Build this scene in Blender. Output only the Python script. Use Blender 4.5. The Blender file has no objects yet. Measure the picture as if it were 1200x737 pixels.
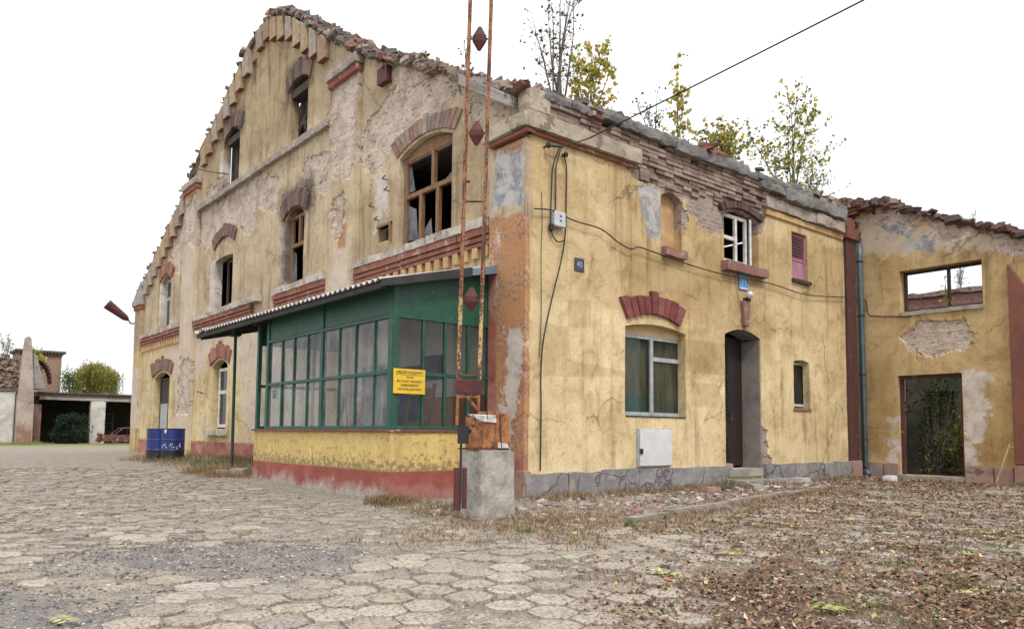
import bpy, bmesh, math, random
import numpy as np
from mathutils import Vector, Matrix, noise as mnoise
from mathutils.geometry import delaunay_2d_cdt
R = math.radians
random.seed(7); rng = np.random.default_rng(7)
S = bpy.context.scene
COL = S.collection

# ------------------------------------------------------------------ objects
def link(o, parent=None):
    COL.objects.link(o)
    if parent: o.parent = parent
    return o
def tag(o, label=None, cat=None, group=None, kind=None):
    if label: o['label'] = label
    if cat: o['category'] = cat
    if group: o['group'] = group
    if kind: o['kind'] = kind
    return o
def empty(name, loc, label=None, cat=None, group=None):
    o = bpy.data.objects.new(name, None); o.location = loc; o.empty_display_size = .3
    link(o); return tag(o, label, cat, group)

class MB:
    """collects polygons in world space; build() links one mesh object"""
    def __init__(s): s.v = []; s.f = []; s.c = []; s.uv = []
    def add(s, vs, fs, col=None, uvs=None):
        b = len(s.v); s.v += [tuple(p) for p in vs]
        for f in fs:
            s.f.append([b+i for i in f]); s.c.append(col)
        s.uv += (uvs if uvs else [None]*len(vs))
        return s
    def hexa(s, p, col=None):   # 8 corners: bottom ring 0-3, top ring 4-7
        return s.add(p, [(0,3,2,1),(4,5,6,7),(0,1,5,4),(1,2,6,5),(2,3,7,6),(3,0,4,7)], col)
    def box(s, x0,x1,y0,y1,z0,z1, col=None):
        return s.hexa([(x0,y0,z0),(x1,y0,z0),(x1,y1,z0),(x0,y1,z0),(x0,y0,z1),(x1,y0,z1),(x1,y1,z1),(x0,y1,z1)], col)
    def obox(s, c, size, rot=(0,0,0), col=None, jit=0):
        m = Matrix.Rotation(rot[2],3,'Z') @ Matrix.Rotation(rot[1],3,'Y') @ Matrix.Rotation(rot[0],3,'X')
        a,b,d = [k/2 for k in size]
        ps = []
        for q in ((-a,-b,-d),(a,-b,-d),(a,b,-d),(-a,b,-d),(-a,-b,d),(a,-b,d),(a,b,d),(-a,b,d)):
            q = Vector(q)
            if jit: q = Vector([t*(1+random.uniform(-jit,jit)) for t in q])
            ps.append(tuple(m @ q + Vector(c)))
        return s.hexa(ps, col)
    def tube(s, pts, r, seg=6, col=None, r2=None):
        pts = [Vector(p) for p in pts]; n = len(pts); vs=[]; fs=[]
        for i,p in enumerate(pts):
            d = (pts[min(i+1,n-1)]-pts[max(i-1,0)])
            d = d.normalized() if d.length>1e-9 else Vector((0,0,1))
            a = d.cross(Vector((.31,.87,.12)) if abs(d.z)>.9 else Vector((0,0,1))).normalized(); b = d.cross(a)
            rr = r if r2 is None else r+(r2-r)*i/max(1,n-1)
            for k in range(seg):
                t = 2*math.pi*k/seg
                vs.append(p+a*rr*math.cos(t)+b*rr*math.sin(t))
        for i in range(n-1):
            for k in range(seg):
                k2=(k+1)%seg
                fs.append((i*seg+k,i*seg+k2,(i+1)*seg+k2,(i+1)*seg+k))
        fs.append(tuple(range(seg-1,-1,-1))); fs.append(tuple((n-1)*seg+k for k in range(seg)))
        return s.add(vs, fs, col)
    def rings(s, rings, seg=16, caps=True, col=None):   # rings: (center, radius) along z
        vs=[]; fs=[]
        for (c,r) in rings:
            for k in range(seg):
                t=2*math.pi*k/seg; vs.append((c[0]+r*math.cos(t), c[1]+r*math.sin(t), c[2]))
        for i in range(len(rings)-1):
            for k in range(seg):
                k2=(k+1)%seg; fs.append((i*seg+k,i*seg+k2,(i+1)*seg+k2,(i+1)*seg+k))
        if caps:
            fs.append(tuple(range(seg-1,-1,-1))); fs.append(tuple((len(rings)-1)*seg+k for k in range(seg)))
        return s.add(vs, fs, col)
    def build(s, name, mat, parent=None, smooth=False, bevel=0):
        me = bpy.data.meshes.new(name)
        loc = parent_loc(parent)
        vs = s.v if loc is None else [(a-loc[0],b-loc[1],c-loc[2]) for a,b,c in s.v]
        me.from_pydata(vs, [], s.f); 
        if any(c is not None for c in s.c):
            at = me.color_attributes.new('col','FLOAT_COLOR','CORNER')
            buf = np.ones((len(me.loops),4),dtype=np.float32); i=0
            for f,c in zip(s.f,s.c):
                k=len(f); buf[i:i+k,:3] = c if c is not None else (.5,.5,.5); i+=k
            at.data.foreach_set('color', buf.ravel())
        if any(u is not None for u in s.uv):
            ul = me.uv_layers.new(name='uv')
            ar = np.array([u if u is not None else (0,0) for u in s.uv],dtype=np.float32)
            li = np.zeros(len(me.loops),dtype=np.int32); me.loops.foreach_get('vertex_index', li)
            ul.data.foreach_set('uv', ar[li].ravel())
        me.validate(); me.update()
        if smooth: me.shade_smooth()
        me.materials.append(mat)
        o = link(bpy.data.objects.new(name, me), parent)
        if bevel:
            b=o.modifiers.new('b','BEVEL'); b.width=bevel; b.segments=2; b.limit_method='ANGLE'
        return o
def build_split(mb,name,mat,parent,bevel=0):
    par=list(range(len(mb.v)))
    def find(i):
        while par[i]!=i: par[i]=par[par[i]]; i=par[i]
        return i
    for f in mb.f:
        for i in f[1:]: par[find(i)]=find(f[0])
    groups={}
    for k,f in enumerate(mb.f): groups.setdefault(find(f[0]),[]).append(k)
    for ks in groups.values():
        o=MB(); mp={}
        for k in ks:
            nf=[]
            for i in mb.f[k]:
                if i not in mp: mp[i]=len(o.v); o.v.append(mb.v[i]); o.uv.append(mb.uv[i])
                nf.append(mp[i])
            o.f.append(nf); o.c.append(mb.c[k])
        o.build(name,mat,parent,bevel=bevel)
def parent_loc(p):
    if p is None: return None
    L = Vector(p.location)
    while p.parent: p=p.parent; L = L+Vector(p.location)
    return L
def rough_box(mb, x0,x1,y0,y1,z0,z1, step=.12, amp=.03, seed=0, col=None, freq=3.0, T=None):
    """box with subdivided, noise-displaced faces; T maps local point to world"""
    bm = bmesh.new()
    nx,ny,nz = [max(1,int(round(abs(d)/step))) for d in (x1-x0,y1-y0,z1-z0)]
    idx={}; vs=[]; fs=[]
    def vert(i,j,k):
        if (i,j,k) not in idx:
            p = Vector((x0+(x1-x0)*i/nx, y0+(y1-y0)*j/ny, z0+(z1-z0)*k/nz))
            c = Vector(((x0+x1)/2,(y0+y1)/2,(z0+z1)/2))
            n3 = mnoise.noise_vector(p*freq+Vector((seed*7.3,seed*3.1,seed*1.7)))+.5*mnoise.noise_vector(p*freq*2.7+Vector((seed,0,0)))
            e = sum((i in(0,nx),j in(0,ny),k in(0,nz)))
            q = p+n3*amp - (p-c).normalized()*amp*(.5 if e==2 else 1.1 if e==3 else 0)
            idx[(i,j,k)]=len(vs); vs.append(tuple(q if T is None else T(q)))
        return idx[(i,j,k)]
    bm.free()
    for i in range(nx):
        for j in range(ny):
            fs.append((vert(i,j,0),vert(i,j+1,0),vert(i+1,j+1,0),vert(i+1,j,0)))
            fs.append((vert(i,j,nz),vert(i+1,j,nz),vert(i+1,j+1,nz),vert(i,j+1,nz)))
    for i in range(nx):
        for k in range(nz):
            fs.append((vert(i,0,k),vert(i+1,0,k),vert(i+1,0,k+1),vert(i,0,k+1)))
            fs.append((vert(i,ny,k),vert(i,ny,k+1),vert(i+1,ny,k+1),vert(i+1,ny,k)))
    for j in range(ny):
        for k in range(nz):
            fs.append((vert(0,j,k),vert(0,j,k+1),vert(0,j+1,k+1),vert(0,j+1,k)))
            fs.append((vert(nx,j,k),vert(nx,j+1,k),vert(nx,j+1,k+1),vert(nx,j,k+1)))
    mb.add(vs,fs,col)

# ------------------------------------------------------------------ planes: u along the wall, v up, d outwards
PL = {
 'gable': lambda u,v,d: (-d,u,v),
 'street':lambda u,v,d: (u,-d,v),
 'annex': lambda u,v,d: (11.3-d,-u,v),
 'pfront':lambda u,v,d: (-1.98-d,u,v),
 'pend':  lambda u,v,d: (u,.97-d,v),
 'pback': lambda u,v,d: (u,6.5+d,v),
}
def out4(pl):
    P=PL[pl]; o=Vector(P(0,0,0)); n=(Vector(P(1,0,0))-o).cross(Vector(P(0,1,0))-o)
    return (0,1,2,3) if n.dot(Vector(P(0,0,1))-o)>0 else (3,2,1,0)
def pbox(mb, pl, u0,u1,v0,v1,d0,d1, col=None):
    P=PL[pl]
    return mb.hexa([P(u0,v0,d1),P(u1,v0,d1),P(u1,v0,d0),P(u0,v0,d0),P(u0,v1,d1),P(u1,v1,d1),P(u1,v1,d0),P(u0,v1,d0)], col)
def prough(mb, pl, u0,u1,v0,v1,d0,d1, **k):
    P=PL[pl]; rough_box(mb,u0,u1,d0,d1,v0,v1,T=lambda q:P(q[0],q[2],q[1]),**k)

# ------------------------------------------------------------------ materials
class Mat:
    def __init__(s,name):
        s.m=bpy.data.materials.new(name); s.m.use_nodes=True; s.t=s.m.node_tree; s.t.nodes.clear()
        s.out=s.t.nodes.new('ShaderNodeOutputMaterial')
    def n(s,typ,ins={},**props):
        nd=s.t.nodes.new(typ)
        for k,v in props.items(): setattr(nd,k,v)
        for k,v in ins.items():
            if isinstance(v,bpy.types.NodeSocket): s.t.links.new(v,nd.inputs[k])
            else:
                if isinstance(v,(tuple,list)) and len(v)==3 and nd.inputs[k].type=='RGBA': v=(*v,1)
                nd.inputs[k].default_value=v
        return nd
    def uv(s): return s.n('ShaderNodeUVMap',uv_map='uv').outputs[0]
    def obj(s): return s.n('ShaderNodeTexCoord').outputs['Object']
    def pos(s): return s.n('ShaderNodeNewGeometry').outputs['Position']
    def attr(s,name): return s.n('ShaderNodeAttribute',attribute_name=name).outputs['Color']
    def sep(s,v): return s.n('ShaderNodeSeparateXYZ',{0:v}).outputs
    def vm(s,op,a,b): return s.n('ShaderNodeVectorMath',{0:a,1:b},operation=op).outputs[0]
    def m2(s,op,a,b=0.0,c=0.0): return s.n('ShaderNodeMath',{0:a,1:b,2:c},operation=op).outputs[0]
    def noise(s,v,sc,det=5,ro=.6,di=0.): return s.n('ShaderNodeTexNoise',{'Vector':v,'Scale':sc,'Detail':det,'Roughness':ro,'Distortion':di}).outputs[0]
    def sm(s,x,a,b,lo=0.,hi=1.): return s.n('ShaderNodeMapRange',{0:x,1:a,2:b,3:lo,4:hi},interpolation_type='SMOOTHSTEP').outputs[0]
    def mix(s,f,a,b,bt='MIX'): return s.n('ShaderNodeMix',{0:f,6:a,7:b},data_type='RGBA',blend_type=bt).outputs[2]
    def bump(s,h,st=.5,dist=.02,nrm=None):
        ins={'Height':h,'Strength':st,'Distance':dist}
        if nrm is not None: ins['Normal']=nrm
        return s.n('ShaderNodeBump',ins).outputs[0]
    def bsdf(s,col,rough=.9,nrm=None,**k):
        ins={'Base Color':col,'Roughness':rough}
        if nrm is not None: ins['Normal']=nrm
        ins.update(k)
        b=s.n('ShaderNodeBsdfPrincipled',ins); s.t.links.new(b.outputs[0],s.out.inputs[0]); return b

def bricks(M,uv,c1=(.40,.25,.19),c2=(.28,.17,.13),mortar=(.47,.41,.34),wash=(.60,.51,.42),washamt=.75,scale=1.):
    wob=M.vm('ADD',uv,M.vm('MULTIPLY',M.n('ShaderNodeTexNoise',{'Vector':uv,'Scale':5.,'Detail':5.}).outputs['Color'],(.06,.055,0.)))
    br=M.n('ShaderNodeTexBrick',{'Vector':wob,'Color1':c1,'Color2':c2,'Mortar':mortar,'Scale':scale,'Mortar Size':.011,'Mortar Smooth':.3,'Bias':.1,'Brick Width':.27,'Row Height':.083},offset=.5)
    n=M.noise(uv,2.3,6,.65); n2=M.noise(uv,13.,5,.7)
    col=M.mix(M.m2('MULTIPLY',M.sm(n,.35,.62),washamt),br.outputs[0],wash)
    col=M.mix(M.m2('MULTIPLY',M.sm(n2,.50,.68),.6),col,(.2,.145,.115))
    hole=M.sm(M.noise(M.vm('MULTIPLY',uv,(5.,14.,1.)),1.,6,.7),.57,.64); col=M.mix(M.m2('MULTIPLY',hole,.8),col,(.10,.075,.06))
    h=M.m2('SUBTRACT',M.m2('ADD',M.m2('MULTIPLY',M.m2('SUBTRACT',1.,br.outputs[1]),.8),M.m2('MULTIPLY',n2,1.1)),M.m2('MULTIPLY',hole,1.))
    return col,h

def plaster(name, up, low, split=4.2, streak=.5, stain=(.60,.55,.50), wash=.6, brick_kw={}):
    """old lime plaster; vertex attributes m1 (peel,pale,grey) m2 (orange,soot,patch) m3 (red,white,olive) hold distances in metres to painted / broken areas"""
    M=Mat(name); uv=M.uv(); v=M.sep(uv)[1]
    a1=M.sep(M.attr('m1')); a2=M.sep(M.attr('m2')); a3=M.sep(M.attr('m3'))
    nb=M.noise(uv,.55,4,.6,.4); nm=M.noise(uv,3.1,7,.65,.3); nf=M.noise(uv,17.,6,.7); ng=M.noise(uv,95.,3,.6)
    col=M.mix(M.sm(v,split-.1,split+.1),low,up)
    col=M.mix(M.m2('MULTIPLY',M.sm(nb,.38,.68),.55),col,M.mix(1.,col,stain,'MULTIPLY'))
    col=M.mix(M.m2('MULTIPLY',M.sm(nm,.45,.7),.55),col,M.mix(1.,col,(1.2,1.17,1.1),'MULTIPLY'))
    col=M.mix(M.m2('MULTIPLY',M.sm(nf,.48,.7),.5),col,M.mix(1.,col,(.62,.58,.54),'MULTIPLY'))
    cloud=M.noise(M.vm('ADD',uv,(11.,3.,0.)),1.9,9,.72,.6); col=M.mix(M.m2('MULTIPLY',M.sm(cloud,.47,.66),.62),col,M.mix(1.,col,stain,'MULTIPLY')); col=M.mix(M.m2('MULTIPLY',M.sm(cloud,.46,.33),.45),col,M.mix(1.,col,(1.22,1.22,1.2),'MULTIPLY'))
    col=M.mix(M.m2('MULTIPLY',M.sm(M.noise(uv,60.,4,.75),.56,.7),.4),col,M.mix(1.,col,(.55,.5,.46),'MULTIPLY'))
    st=M.noise(M.vm('MULTIPLY',uv,(4.2,.28,1.)),1.,6,.65,.25)
    col=M.mix(M.m2('MULTIPLY',M.sm(st,.5,.74),streak),col,M.mix(1.,col,(.34,.30,.27),'MULTIPLY'))
    blot=M.noise(M.vm('ADD',uv,(31.,7.,0.)),1.15,8,.7,.5)
    col=M.mix(M.m2('MULTIPLY',M.sm(blot,.56,.66),.5),col,M.mix(1.,col,(.66,.60,.52),'MULTIPLY'))
    def mask(d,amp,soft,scale=None):
        e=M.m2('ADD',M.m2('MULTIPLY',M.m2('SUBTRACT',nm,.5),amp),M.m2('MULTIPLY',M.m2('SUBTRACT',nf,.5),amp*.45))
        return M.sm(M.m2('ADD',d,e),-soft,soft)
    # paint and repair layers
    k=mask(a2[2],.05,.02); col=M.mix(M.m2('MULTIPLY',k,.6),col,M.mix(1.,col,(.70,.68,.62),'MULTIPLY'))
    k=mask(a3[2],.7,.2); col=M.mix(M.m2('MULTIPLY',k,.75),col,M.mix(1.,col,(.72,.66,.55),'MULTIPLY'))
    pale=M.mix(M.sm(cloud,.35,.65),M.mix(M.sm(nf,.3,.7),(.60,.51,.40),(.54,.45,.35)),(.47,.39,.31))
    k=mask(a1[1],.9,.06); col=M.mix(M.m2('MULTIPLY',k,.88),col,pale); kp=k
    k=mask(a2[0],.35,.03); col=M.mix(k,col,M.mix(M.sm(cloud,.38,.62),(.42,.215,.095),M.mix(M.sm(nf,.4,.6),(.24,.10,.055),(.44,.28,.18))))
    k=mask(a3[0],.12,.03); col=M.mix(k,col,M.mix(M.sm(cloud,.38,.66),(.30,.09,.065),(.42,.22,.17)))
    k=mask(a1[2],.5,.03); col=M.mix(k,col,M.mix(M.sm(M.noise(uv,2.6,9,.7,.5),.44,.56),(.44,.415,.39),M.mix(M.sm(nf,.4,.65),(.20,.21,.235),(.30,.30,.31)))); kg=k
    k=mask(a3[1],.9,.05); col=M.mix(M.m2('MULTIPLY',k,.85),col,M.mix(M.sm(cloud,.4,.65),(.62,.57,.52),(.42,.375,.34)))
    # soot specks and pits
    pitm=M.sm(M.noise(M.vm('ADD',uv,(17.,4.,0.)),9.,6,.75),.655,.70); col=M.mix(M.m2('MULTIPLY',pitm,.7),col,M.mix(1.,col,(.35,.30,.26),'MULTIPLY'))
    grime=M.noise(M.vm('ADD',M.vm('MULTIPLY',uv,(1.,.8,1.)),(41.,13.,0.)),2.7,10,.78,.8); col=M.mix(M.m2('MULTIPLY',M.sm(grime,.54,.64),.6),col,M.mix(1.,col,(.58,.50,.42),'MULTIPLY'))
    # chips
    chip=M.sm(M.noise(M.vm('ADD',uv,(3.,9.,0.)),5.3,7,.72),.675,.70); col=M.mix(M.m2('MULTIPLY',chip,.75),col,(.55,.46,.37))
    # broken-off plaster
    kb=M.sm(M.m2('ADD',a1[0],M.m2('MULTIPLY',M.m2('SUBTRACT',nf,.5),.06)),-.012,.012)
    bc,bh=bricks(M,uv,washamt=wash,**brick_kw)
    col=M.mix(kb,col,bc)
    # thin shadow line painted along the broken edge, then fine cracks
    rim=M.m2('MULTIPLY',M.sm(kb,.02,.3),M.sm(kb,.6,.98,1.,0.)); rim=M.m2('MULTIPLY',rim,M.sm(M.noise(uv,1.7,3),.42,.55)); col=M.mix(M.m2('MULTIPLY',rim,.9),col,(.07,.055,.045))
    dv=M.vm('ADD',uv,M.vm('MULTIPLY',M.n('ShaderNodeTexNoise',{'Vector':uv,'Scale':1.6,'Detail':9.,'Roughness':.65}).outputs['Color'],(.8,.8,0.)))
    vo=M.n('ShaderNodeTexVoronoi',{'Vector':dv,'Scale':.42},feature='DISTANCE_TO_EDGE').outputs[0]
    cr=M.m2('MULTIPLY',M.sm(vo,.0012,.0045,1.,0.),M.sm(M.noise(uv,.55,2),.46,.56)); col=M.mix(M.m2('MULTIPLY',cr,.5),col,(.13,.10,.07))
    k=mask(a2[1],1.1,.28); col=M.mix(M.m2('MULTIPLY',k,.9),col,M.mix(1.,col,(.16,.14,.13),'MULTIPLY'))
    h=M.m2('ADD',M.m2('MULTIPLY',M.m2('SUBTRACT',1.,kb),1.2),M.m2('ADD',M.m2('MULTIPLY',M.m2('MULTIPLY',bh,kb),.8),M.m2('ADD',M.m2('MULTIPLY',nf,.35),M.m2('MULTIPLY',ng,.16))))
    h=M.m2('SUBTRACT',h,M.m2('MULTIPLY',pitm,.6)); h=M.m2('SUBTRACT',h,M.m2('ADD',M.m2('MULTIPLY',kp,.35),M.m2('ADD',M.m2('MULTIPLY',kg,.5),M.m2('ADD',M.m2('MULTIPLY',cr,1.2),M.m2('MULTIPLY',chip,.5)))))
    M.bsdf(col,.92,M.bump(h,.9,.012)); return M.m

def simple(name,c1,c2,scale=4.,rough=.8,bump=.3,spots=None,spot_col=(.1,.05,.03),fine=None,metal=0.,stretch=(1.,1.,1.),dist=.01,lo=.4,hi=.62):
    M=Mat(name); p=M.vm('MULTIPLY',M.pos(),stretch)
    n=M.noise(p,scale,7,.65,.2); nf=M.noise(p,scale*9.,5,.7)
    col=M.mix(M.sm(n,lo,hi),c1,c2)
    col=M.mix(M.m2('MULTIPLY',M.sm(nf,.45,.7),.4),col,M.mix(1.,col,(.6,.58,.56),'MULTIPLY'))
    h=M.m2('ADD',n,M.m2('MULTIPLY',nf,.5))
    if spots is not None:
        k=M.sm(M.noise(M.vm('ADD',p,(5.,3.,8.)),scale*1.7,8,.7),spots,spots+.04); col=M.mix(k,col,spot_col); h=M.m2('SUBTRACT',h,M.m2('MULTIPLY',k,.4))
    M.bsdf(col,rough,M.bump(h,bump,dist),Metallic=metal); return M.m
def colmat(name,rough=.9,scale=6.,var=.5,bump=.4,dist=.012):
    """per-piece colour attribute with weathering"""
    M=Mat(name); p=M.pos(); c=M.attr('col'); n=M.noise(p,scale,7,.7); nf=M.noise(p,scale*8,4,.7)
    col=M.mix(M.m2('MULTIPLY',M.sm(n,.4,.65),var),c,M.mix(1.,c,(.5,.47,.45),'MULTIPLY'))
    col=M.mix(M.m2('MULTIPLY',M.sm(nf,.5,.7),var*.6),col,M.mix(1.,col,(1.35,1.3,1.25),'MULTIPLY'))
    M.bsdf(col,rough,M.bump(M.m2('ADD',n,M.m2('MULTIPLY',nf,.4)),bump,dist)); return M.m
def leafmat(name,trans=.35):
    M=Mat(name); c=M.attr('col')
    d=M.n('ShaderNodeBsdfPrincipled',{'Base Color':c,'Roughness':.65}); t=M.n('ShaderNodeBsdfTranslucent',{'Color':c})
    mx=M.n('ShaderNodeMixShader',{0:trans,1:d.outputs[0],2:t.outputs[0]}); M.t.links.new(mx.outputs[0],M.out.inputs[0]); return M.m
def glassmat(name,dirt=.25,tint=(.75,.8,.78),dcol=(.42,.42,.40)):
    M=Mat(name); p=M.pos(); n=M.noise(p,2.3,7,.7,.4); n2=M.noise(M.vm('MULTIPLY',p,(7.,7.,.8)),1.,5,.6)
    f=M.m2('MULTIPLY',M.m2('ADD',M.sm(n,.3,.75),M.m2('MULTIPLY',M.sm(n2,.4,.75),.6)),dirt)
    tr=M.n('ShaderNodeBsdfTransparent',{'Color':tint}); gl=M.n('ShaderNodeBsdfGlossy',{'Roughness':.03,'Color':(.9,.9,.9,1)})
    fr=M.n('ShaderNodeFresnel',{'IOR':1.42})
    a=M.n('ShaderNodeMixShader',{0:fr.outputs[0],1:tr.outputs[0],2:gl.outputs[0]})
    b=M.n('ShaderNodeBsdfDiffuse',{'Color':dcol})
    mx=M.n('ShaderNodeMixShader',{0:f,1:a.outputs[0],2:b.outputs[0]}); M.t.links.new(mx.outputs[0],M.out.inputs[0]); return M.m

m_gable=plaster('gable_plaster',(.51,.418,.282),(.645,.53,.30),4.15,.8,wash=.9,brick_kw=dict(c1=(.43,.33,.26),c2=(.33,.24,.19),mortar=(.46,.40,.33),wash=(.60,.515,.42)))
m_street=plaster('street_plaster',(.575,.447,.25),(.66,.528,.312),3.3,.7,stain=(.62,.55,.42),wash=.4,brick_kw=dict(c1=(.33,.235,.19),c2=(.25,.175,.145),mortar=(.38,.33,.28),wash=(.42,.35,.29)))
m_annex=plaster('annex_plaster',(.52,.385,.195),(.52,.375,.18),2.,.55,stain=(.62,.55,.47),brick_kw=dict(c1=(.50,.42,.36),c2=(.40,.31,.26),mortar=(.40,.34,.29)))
def roughcast():
    M=Mat('roughcast'); uv=M.uv(); v=M.sep(uv)[1]
    n=M.noise(uv,2.,7,.65,.3); nf=M.noise(uv,11.,6,.7); vo=M.n('ShaderNodeTexVoronoi',{'Vector':uv,'Scale':42.}).outputs[0]
    st=M.noise(M.vm('MULTIPLY',uv,(5.,.5,1.)),1.,6,.65)
    y=M.mix(M.sm(n,.35,.65),(.66,.49,.18),(.56,.40,.15))
    y=M.mix(M.m2('MULTIPLY',M.sm(st,.54,.74),.45),y,(.22,.17,.09))
    y=M.mix(M.m2('MULTIPLY',M.sm(M.m2('ADD',nf,M.m2('MULTIPLY',M.sm(v,.45,.75,.14,0.),1.)),.53,.66),.75),y,(.17,.125,.065))
    edge=M.m2('ADD',v,M.m2('MULTIPLY',M.m2('SUBTRACT',nf,.5),.05))
    r=M.mix(M.sm(n,.35,.62),(.34,.095,.07),(.26,.07,.05))
    g=M.mix(M.sm(nf,.4,.65),(.46,.38,.33),(.3,.25,.22))
    lowm=M.sm(M.m2('ADD',v,M.m2('MULTIPLY',M.m2('SUBTRACT',n,.5),.9)),.02,.30,1.,0.)
    lowm=M.m2('MULTIPLY',lowm,M.sm(M.sep(M.pos())[1],.9,1.35,.25,1.))
    r=M.mix(lowm,r,g)
    col=M.mix(M.sm(edge,.43,.455),r,y)
    hole=M.sm(M.noise(M.vm('ADD',uv,(4.,2.,0.)),2.4,7,.7),.66,.69); col=M.mix(M.m2('MULTIPLY',hole,.8),col,(.15,.11,.08))
    h=M.m2('ADD',M.m2('MULTIPLY',vo,.5),M.m2('MULTIPLY',nf,.9))
    M.bsdf(col,.95,M.bump(h,.9,.012)); return M.m
m_rough=roughcast()
def brickmat(name,**k):
    M=Mat(name); uv=M.uv(); c,h=bricks(M,uv,**k); M.bsdf(c,.92,M.bump(h,.8,.012)); return M.m
m_brickwall=brickmat('red_brickwork',c1=(.30,.12,.085),c2=(.21,.085,.06),mortar=(.30,.25,.21),wash=(.36,.24,.19),washamt=.3)
m_brickface=brickmat('pale_brickwork',washamt=.5)
m_towerbrick=brickmat('tower_brickwork',c1=(.33,.17,.12),c2=(.27,.13,.09),mortar=(.3,.24,.2),wash=(.35,.24,.18),washamt=.3)
m_rubble=colmat('rubble_pieces'); m_arch=colmat('arch_bricks',var=.65,bump=.8)
m_conc=simple('grey_concrete',(.33,.31,.28),(.22,.208,.195),2.2,.92,.6,.60,(.13,.12,.115),dist=.02)
m_mortar=simple('crumbled_mortar',(.30,.245,.20),(.19,.15,.125),5.,.95,1.,.56,(.10,.08,.07),dist=.04)
m_cornice=simple('stained_cornice',(.43,.37,.28),(.29,.245,.19),2.2,.92,.8,.57,(.20,.15,.115),dist=.02)
m_kerb=simple('kerb_concrete',(.30,.265,.22),(.20,.175,.145),4.,.95,.8,.60,(.13,.10,.075),dist=.02)
m_slab=simple('mossy_gutter_concrete',(.215,.205,.195),(.13,.125,.12),2.6,.95,.9,.60,(.30,.27,.22),dist=.03)
m_pill=simple('pillar_concrete',(.40,.37,.325),(.27,.25,.225),4.0,.92,.8,.62,(.50,.44,.33),dist=.02)
def plinthmat():
    M=Mat('plinth_stone'); p=M.pos(); n=M.noise(p,1.7,8,.7,.4); nf=M.noise(p,14.,6,.72)
    dv=M.vm('ADD',p,M.vm('MULTIPLY',M.n('ShaderNodeTexNoise',{'Vector':p,'Scale':2.5,'Detail':6.}).outputs['Color'],(.5,.5,.5)))
    vo=M.n('ShaderNodeTexVoronoi',{'Vector':dv,'Scale':1.25},feature='DISTANCE_TO_EDGE').outputs[0]; cr=M.sm(vo,.004,.022,1.,0.)
    c=M.mix(M.sm(n,.38,.6),(.275,.262,.255),(.19,.18,.178)); c=M.mix(M.m2('MULTIPLY',M.sm(n,.58,.66),.7),c,(.36,.31,.25)); c=M.mix(M.m2('MULTIPLY',M.sm(nf,.5,.68),.5),c,(.13,.12,.115))
    c=M.mix(M.m2('MULTIPLY',M.sm(M.sep(p)[2],.0,.16,1.,0.),.5),c,(.17,.135,.105)); c=M.mix(M.m2('MULTIPLY',cr,.5),c,(.07,.062,.055))
    M.bsdf(c,.93,M.bump(M.m2('SUBTRACT',M.m2('ADD',n,M.m2('MULTIPLY',nf,.6)),M.m2('MULTIPLY',cr,1.2)),.9,.03)); return M.m
m_plinth=plinthmat()
m_plinth2=simple('red_plinth',(.33,.19,.15),(.30,.25,.22),1.8,.92,.6,.58,(.2,.11,.09),dist=.02)
m_white=simple('pale_ledge',(.50,.455,.40),(.32,.27,.225),2.6,.9,.7,.58,(.22,.16,.12),dist=.02)
m_ledgegrey=simple('weathered_ledge',(.38,.335,.29),(.25,.205,.17),2.5,.9,.6,.60,(.40,.19,.12),dist=.02)
m_redmould=simple('red_moulding',(.30,.12,.082),(.23,.085,.06),2.5,.9,.6,.58,(.42,.30,.22),dist=.012)
m_sill=simple('old_sill_paint',(.25,.135,.105),(.20,.10,.08),3.,.9,.6,.58,(.38,.28,.22),dist=.015)
m_cream=simple('cream_plaster',(.60,.46,.25),(.52,.38,.19),2.,.9,.4,.66,(.4,.28,.15))
m_dentil=simple('dentil_paint',(.52,.36,.17),(.42,.25,.13),3.,.9,.4,.66,(.36,.14,.09))
m_redpaint=simple('oxblood_paint',(.085,.031,.027),(.065,.026,.023),3.,.75,.3,.62,(.28,.16,.12))
m_brownred=simple('brown_red_paint',(.21,.075,.05),(.15,.058,.042),2.,.8,.3,.66,(.45,.33,.25))
m_green=simple('green_paint',(.012,.088,.052),(.010,.062,.040),7.,.5,.55,.60,(.075,.12,.075),dist=.006,stretch=(1,1,1))
m_darkgreen=simple('dark_green_paint',(.012,.045,.026),(.01,.03,.02),3.,.6,.3,.68,(.1,.06,.04))
m_wood=simple('brown_window_wood',(.25,.14,.065),(.165,.085,.04),6.,.75,.4,.62,(.09,.05,.03),stretch=(3,3,.5))
m_darkwood=simple('charred_wood',(.03,.022,.018),(.06,.04,.03),5.,.85,.6,.62,(.10,.07,.05),stretch=(4,4,.5))
m_plank=simple('bare_wood',(.42,.30,.16),(.30,.20,.11),6.,.8,.3,None,stretch=(3,3,.6))
m_greywood=simple('grey_window_paint',(.40,.42,.43),(.30,.31,.32),6.,.7,.3,.64,(.16,.13,.1))
m_whitewood=simple('flaking_white_paint',(.66,.65,.62),(.5,.47,.43),7.,.75,.4,.60,(.13,.08,.06))
m_pink=simple('pink_paint',(.38,.18,.24),(.30,.14,.20),4.,.7,.2,.66,(.2,.1,.1))
m_doorwood=simple('dark_door_wood',(.022,.012,.010),(.014,.009,.008),5.,.6,.3)
m_doorgrey=simple('grey_render',(.27,.245,.215),(.20,.175,.155),2.,.9,.4,.64,(.12,.1,.09))
m_cab=simple('white_cabinet_paint',(.62,.63,.64),(.55,.55,.55),3.,.45,.1,.70,(.4,.3,.22))
m_shard=simple('sooty_glass_shard',(.05,.055,.06),(.13,.135,.15),3.,.5,.1)
m_dark=simple('black_rubber',(.015,.015,.016),(.025,.024,.023),5.,.7,.1)
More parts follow.
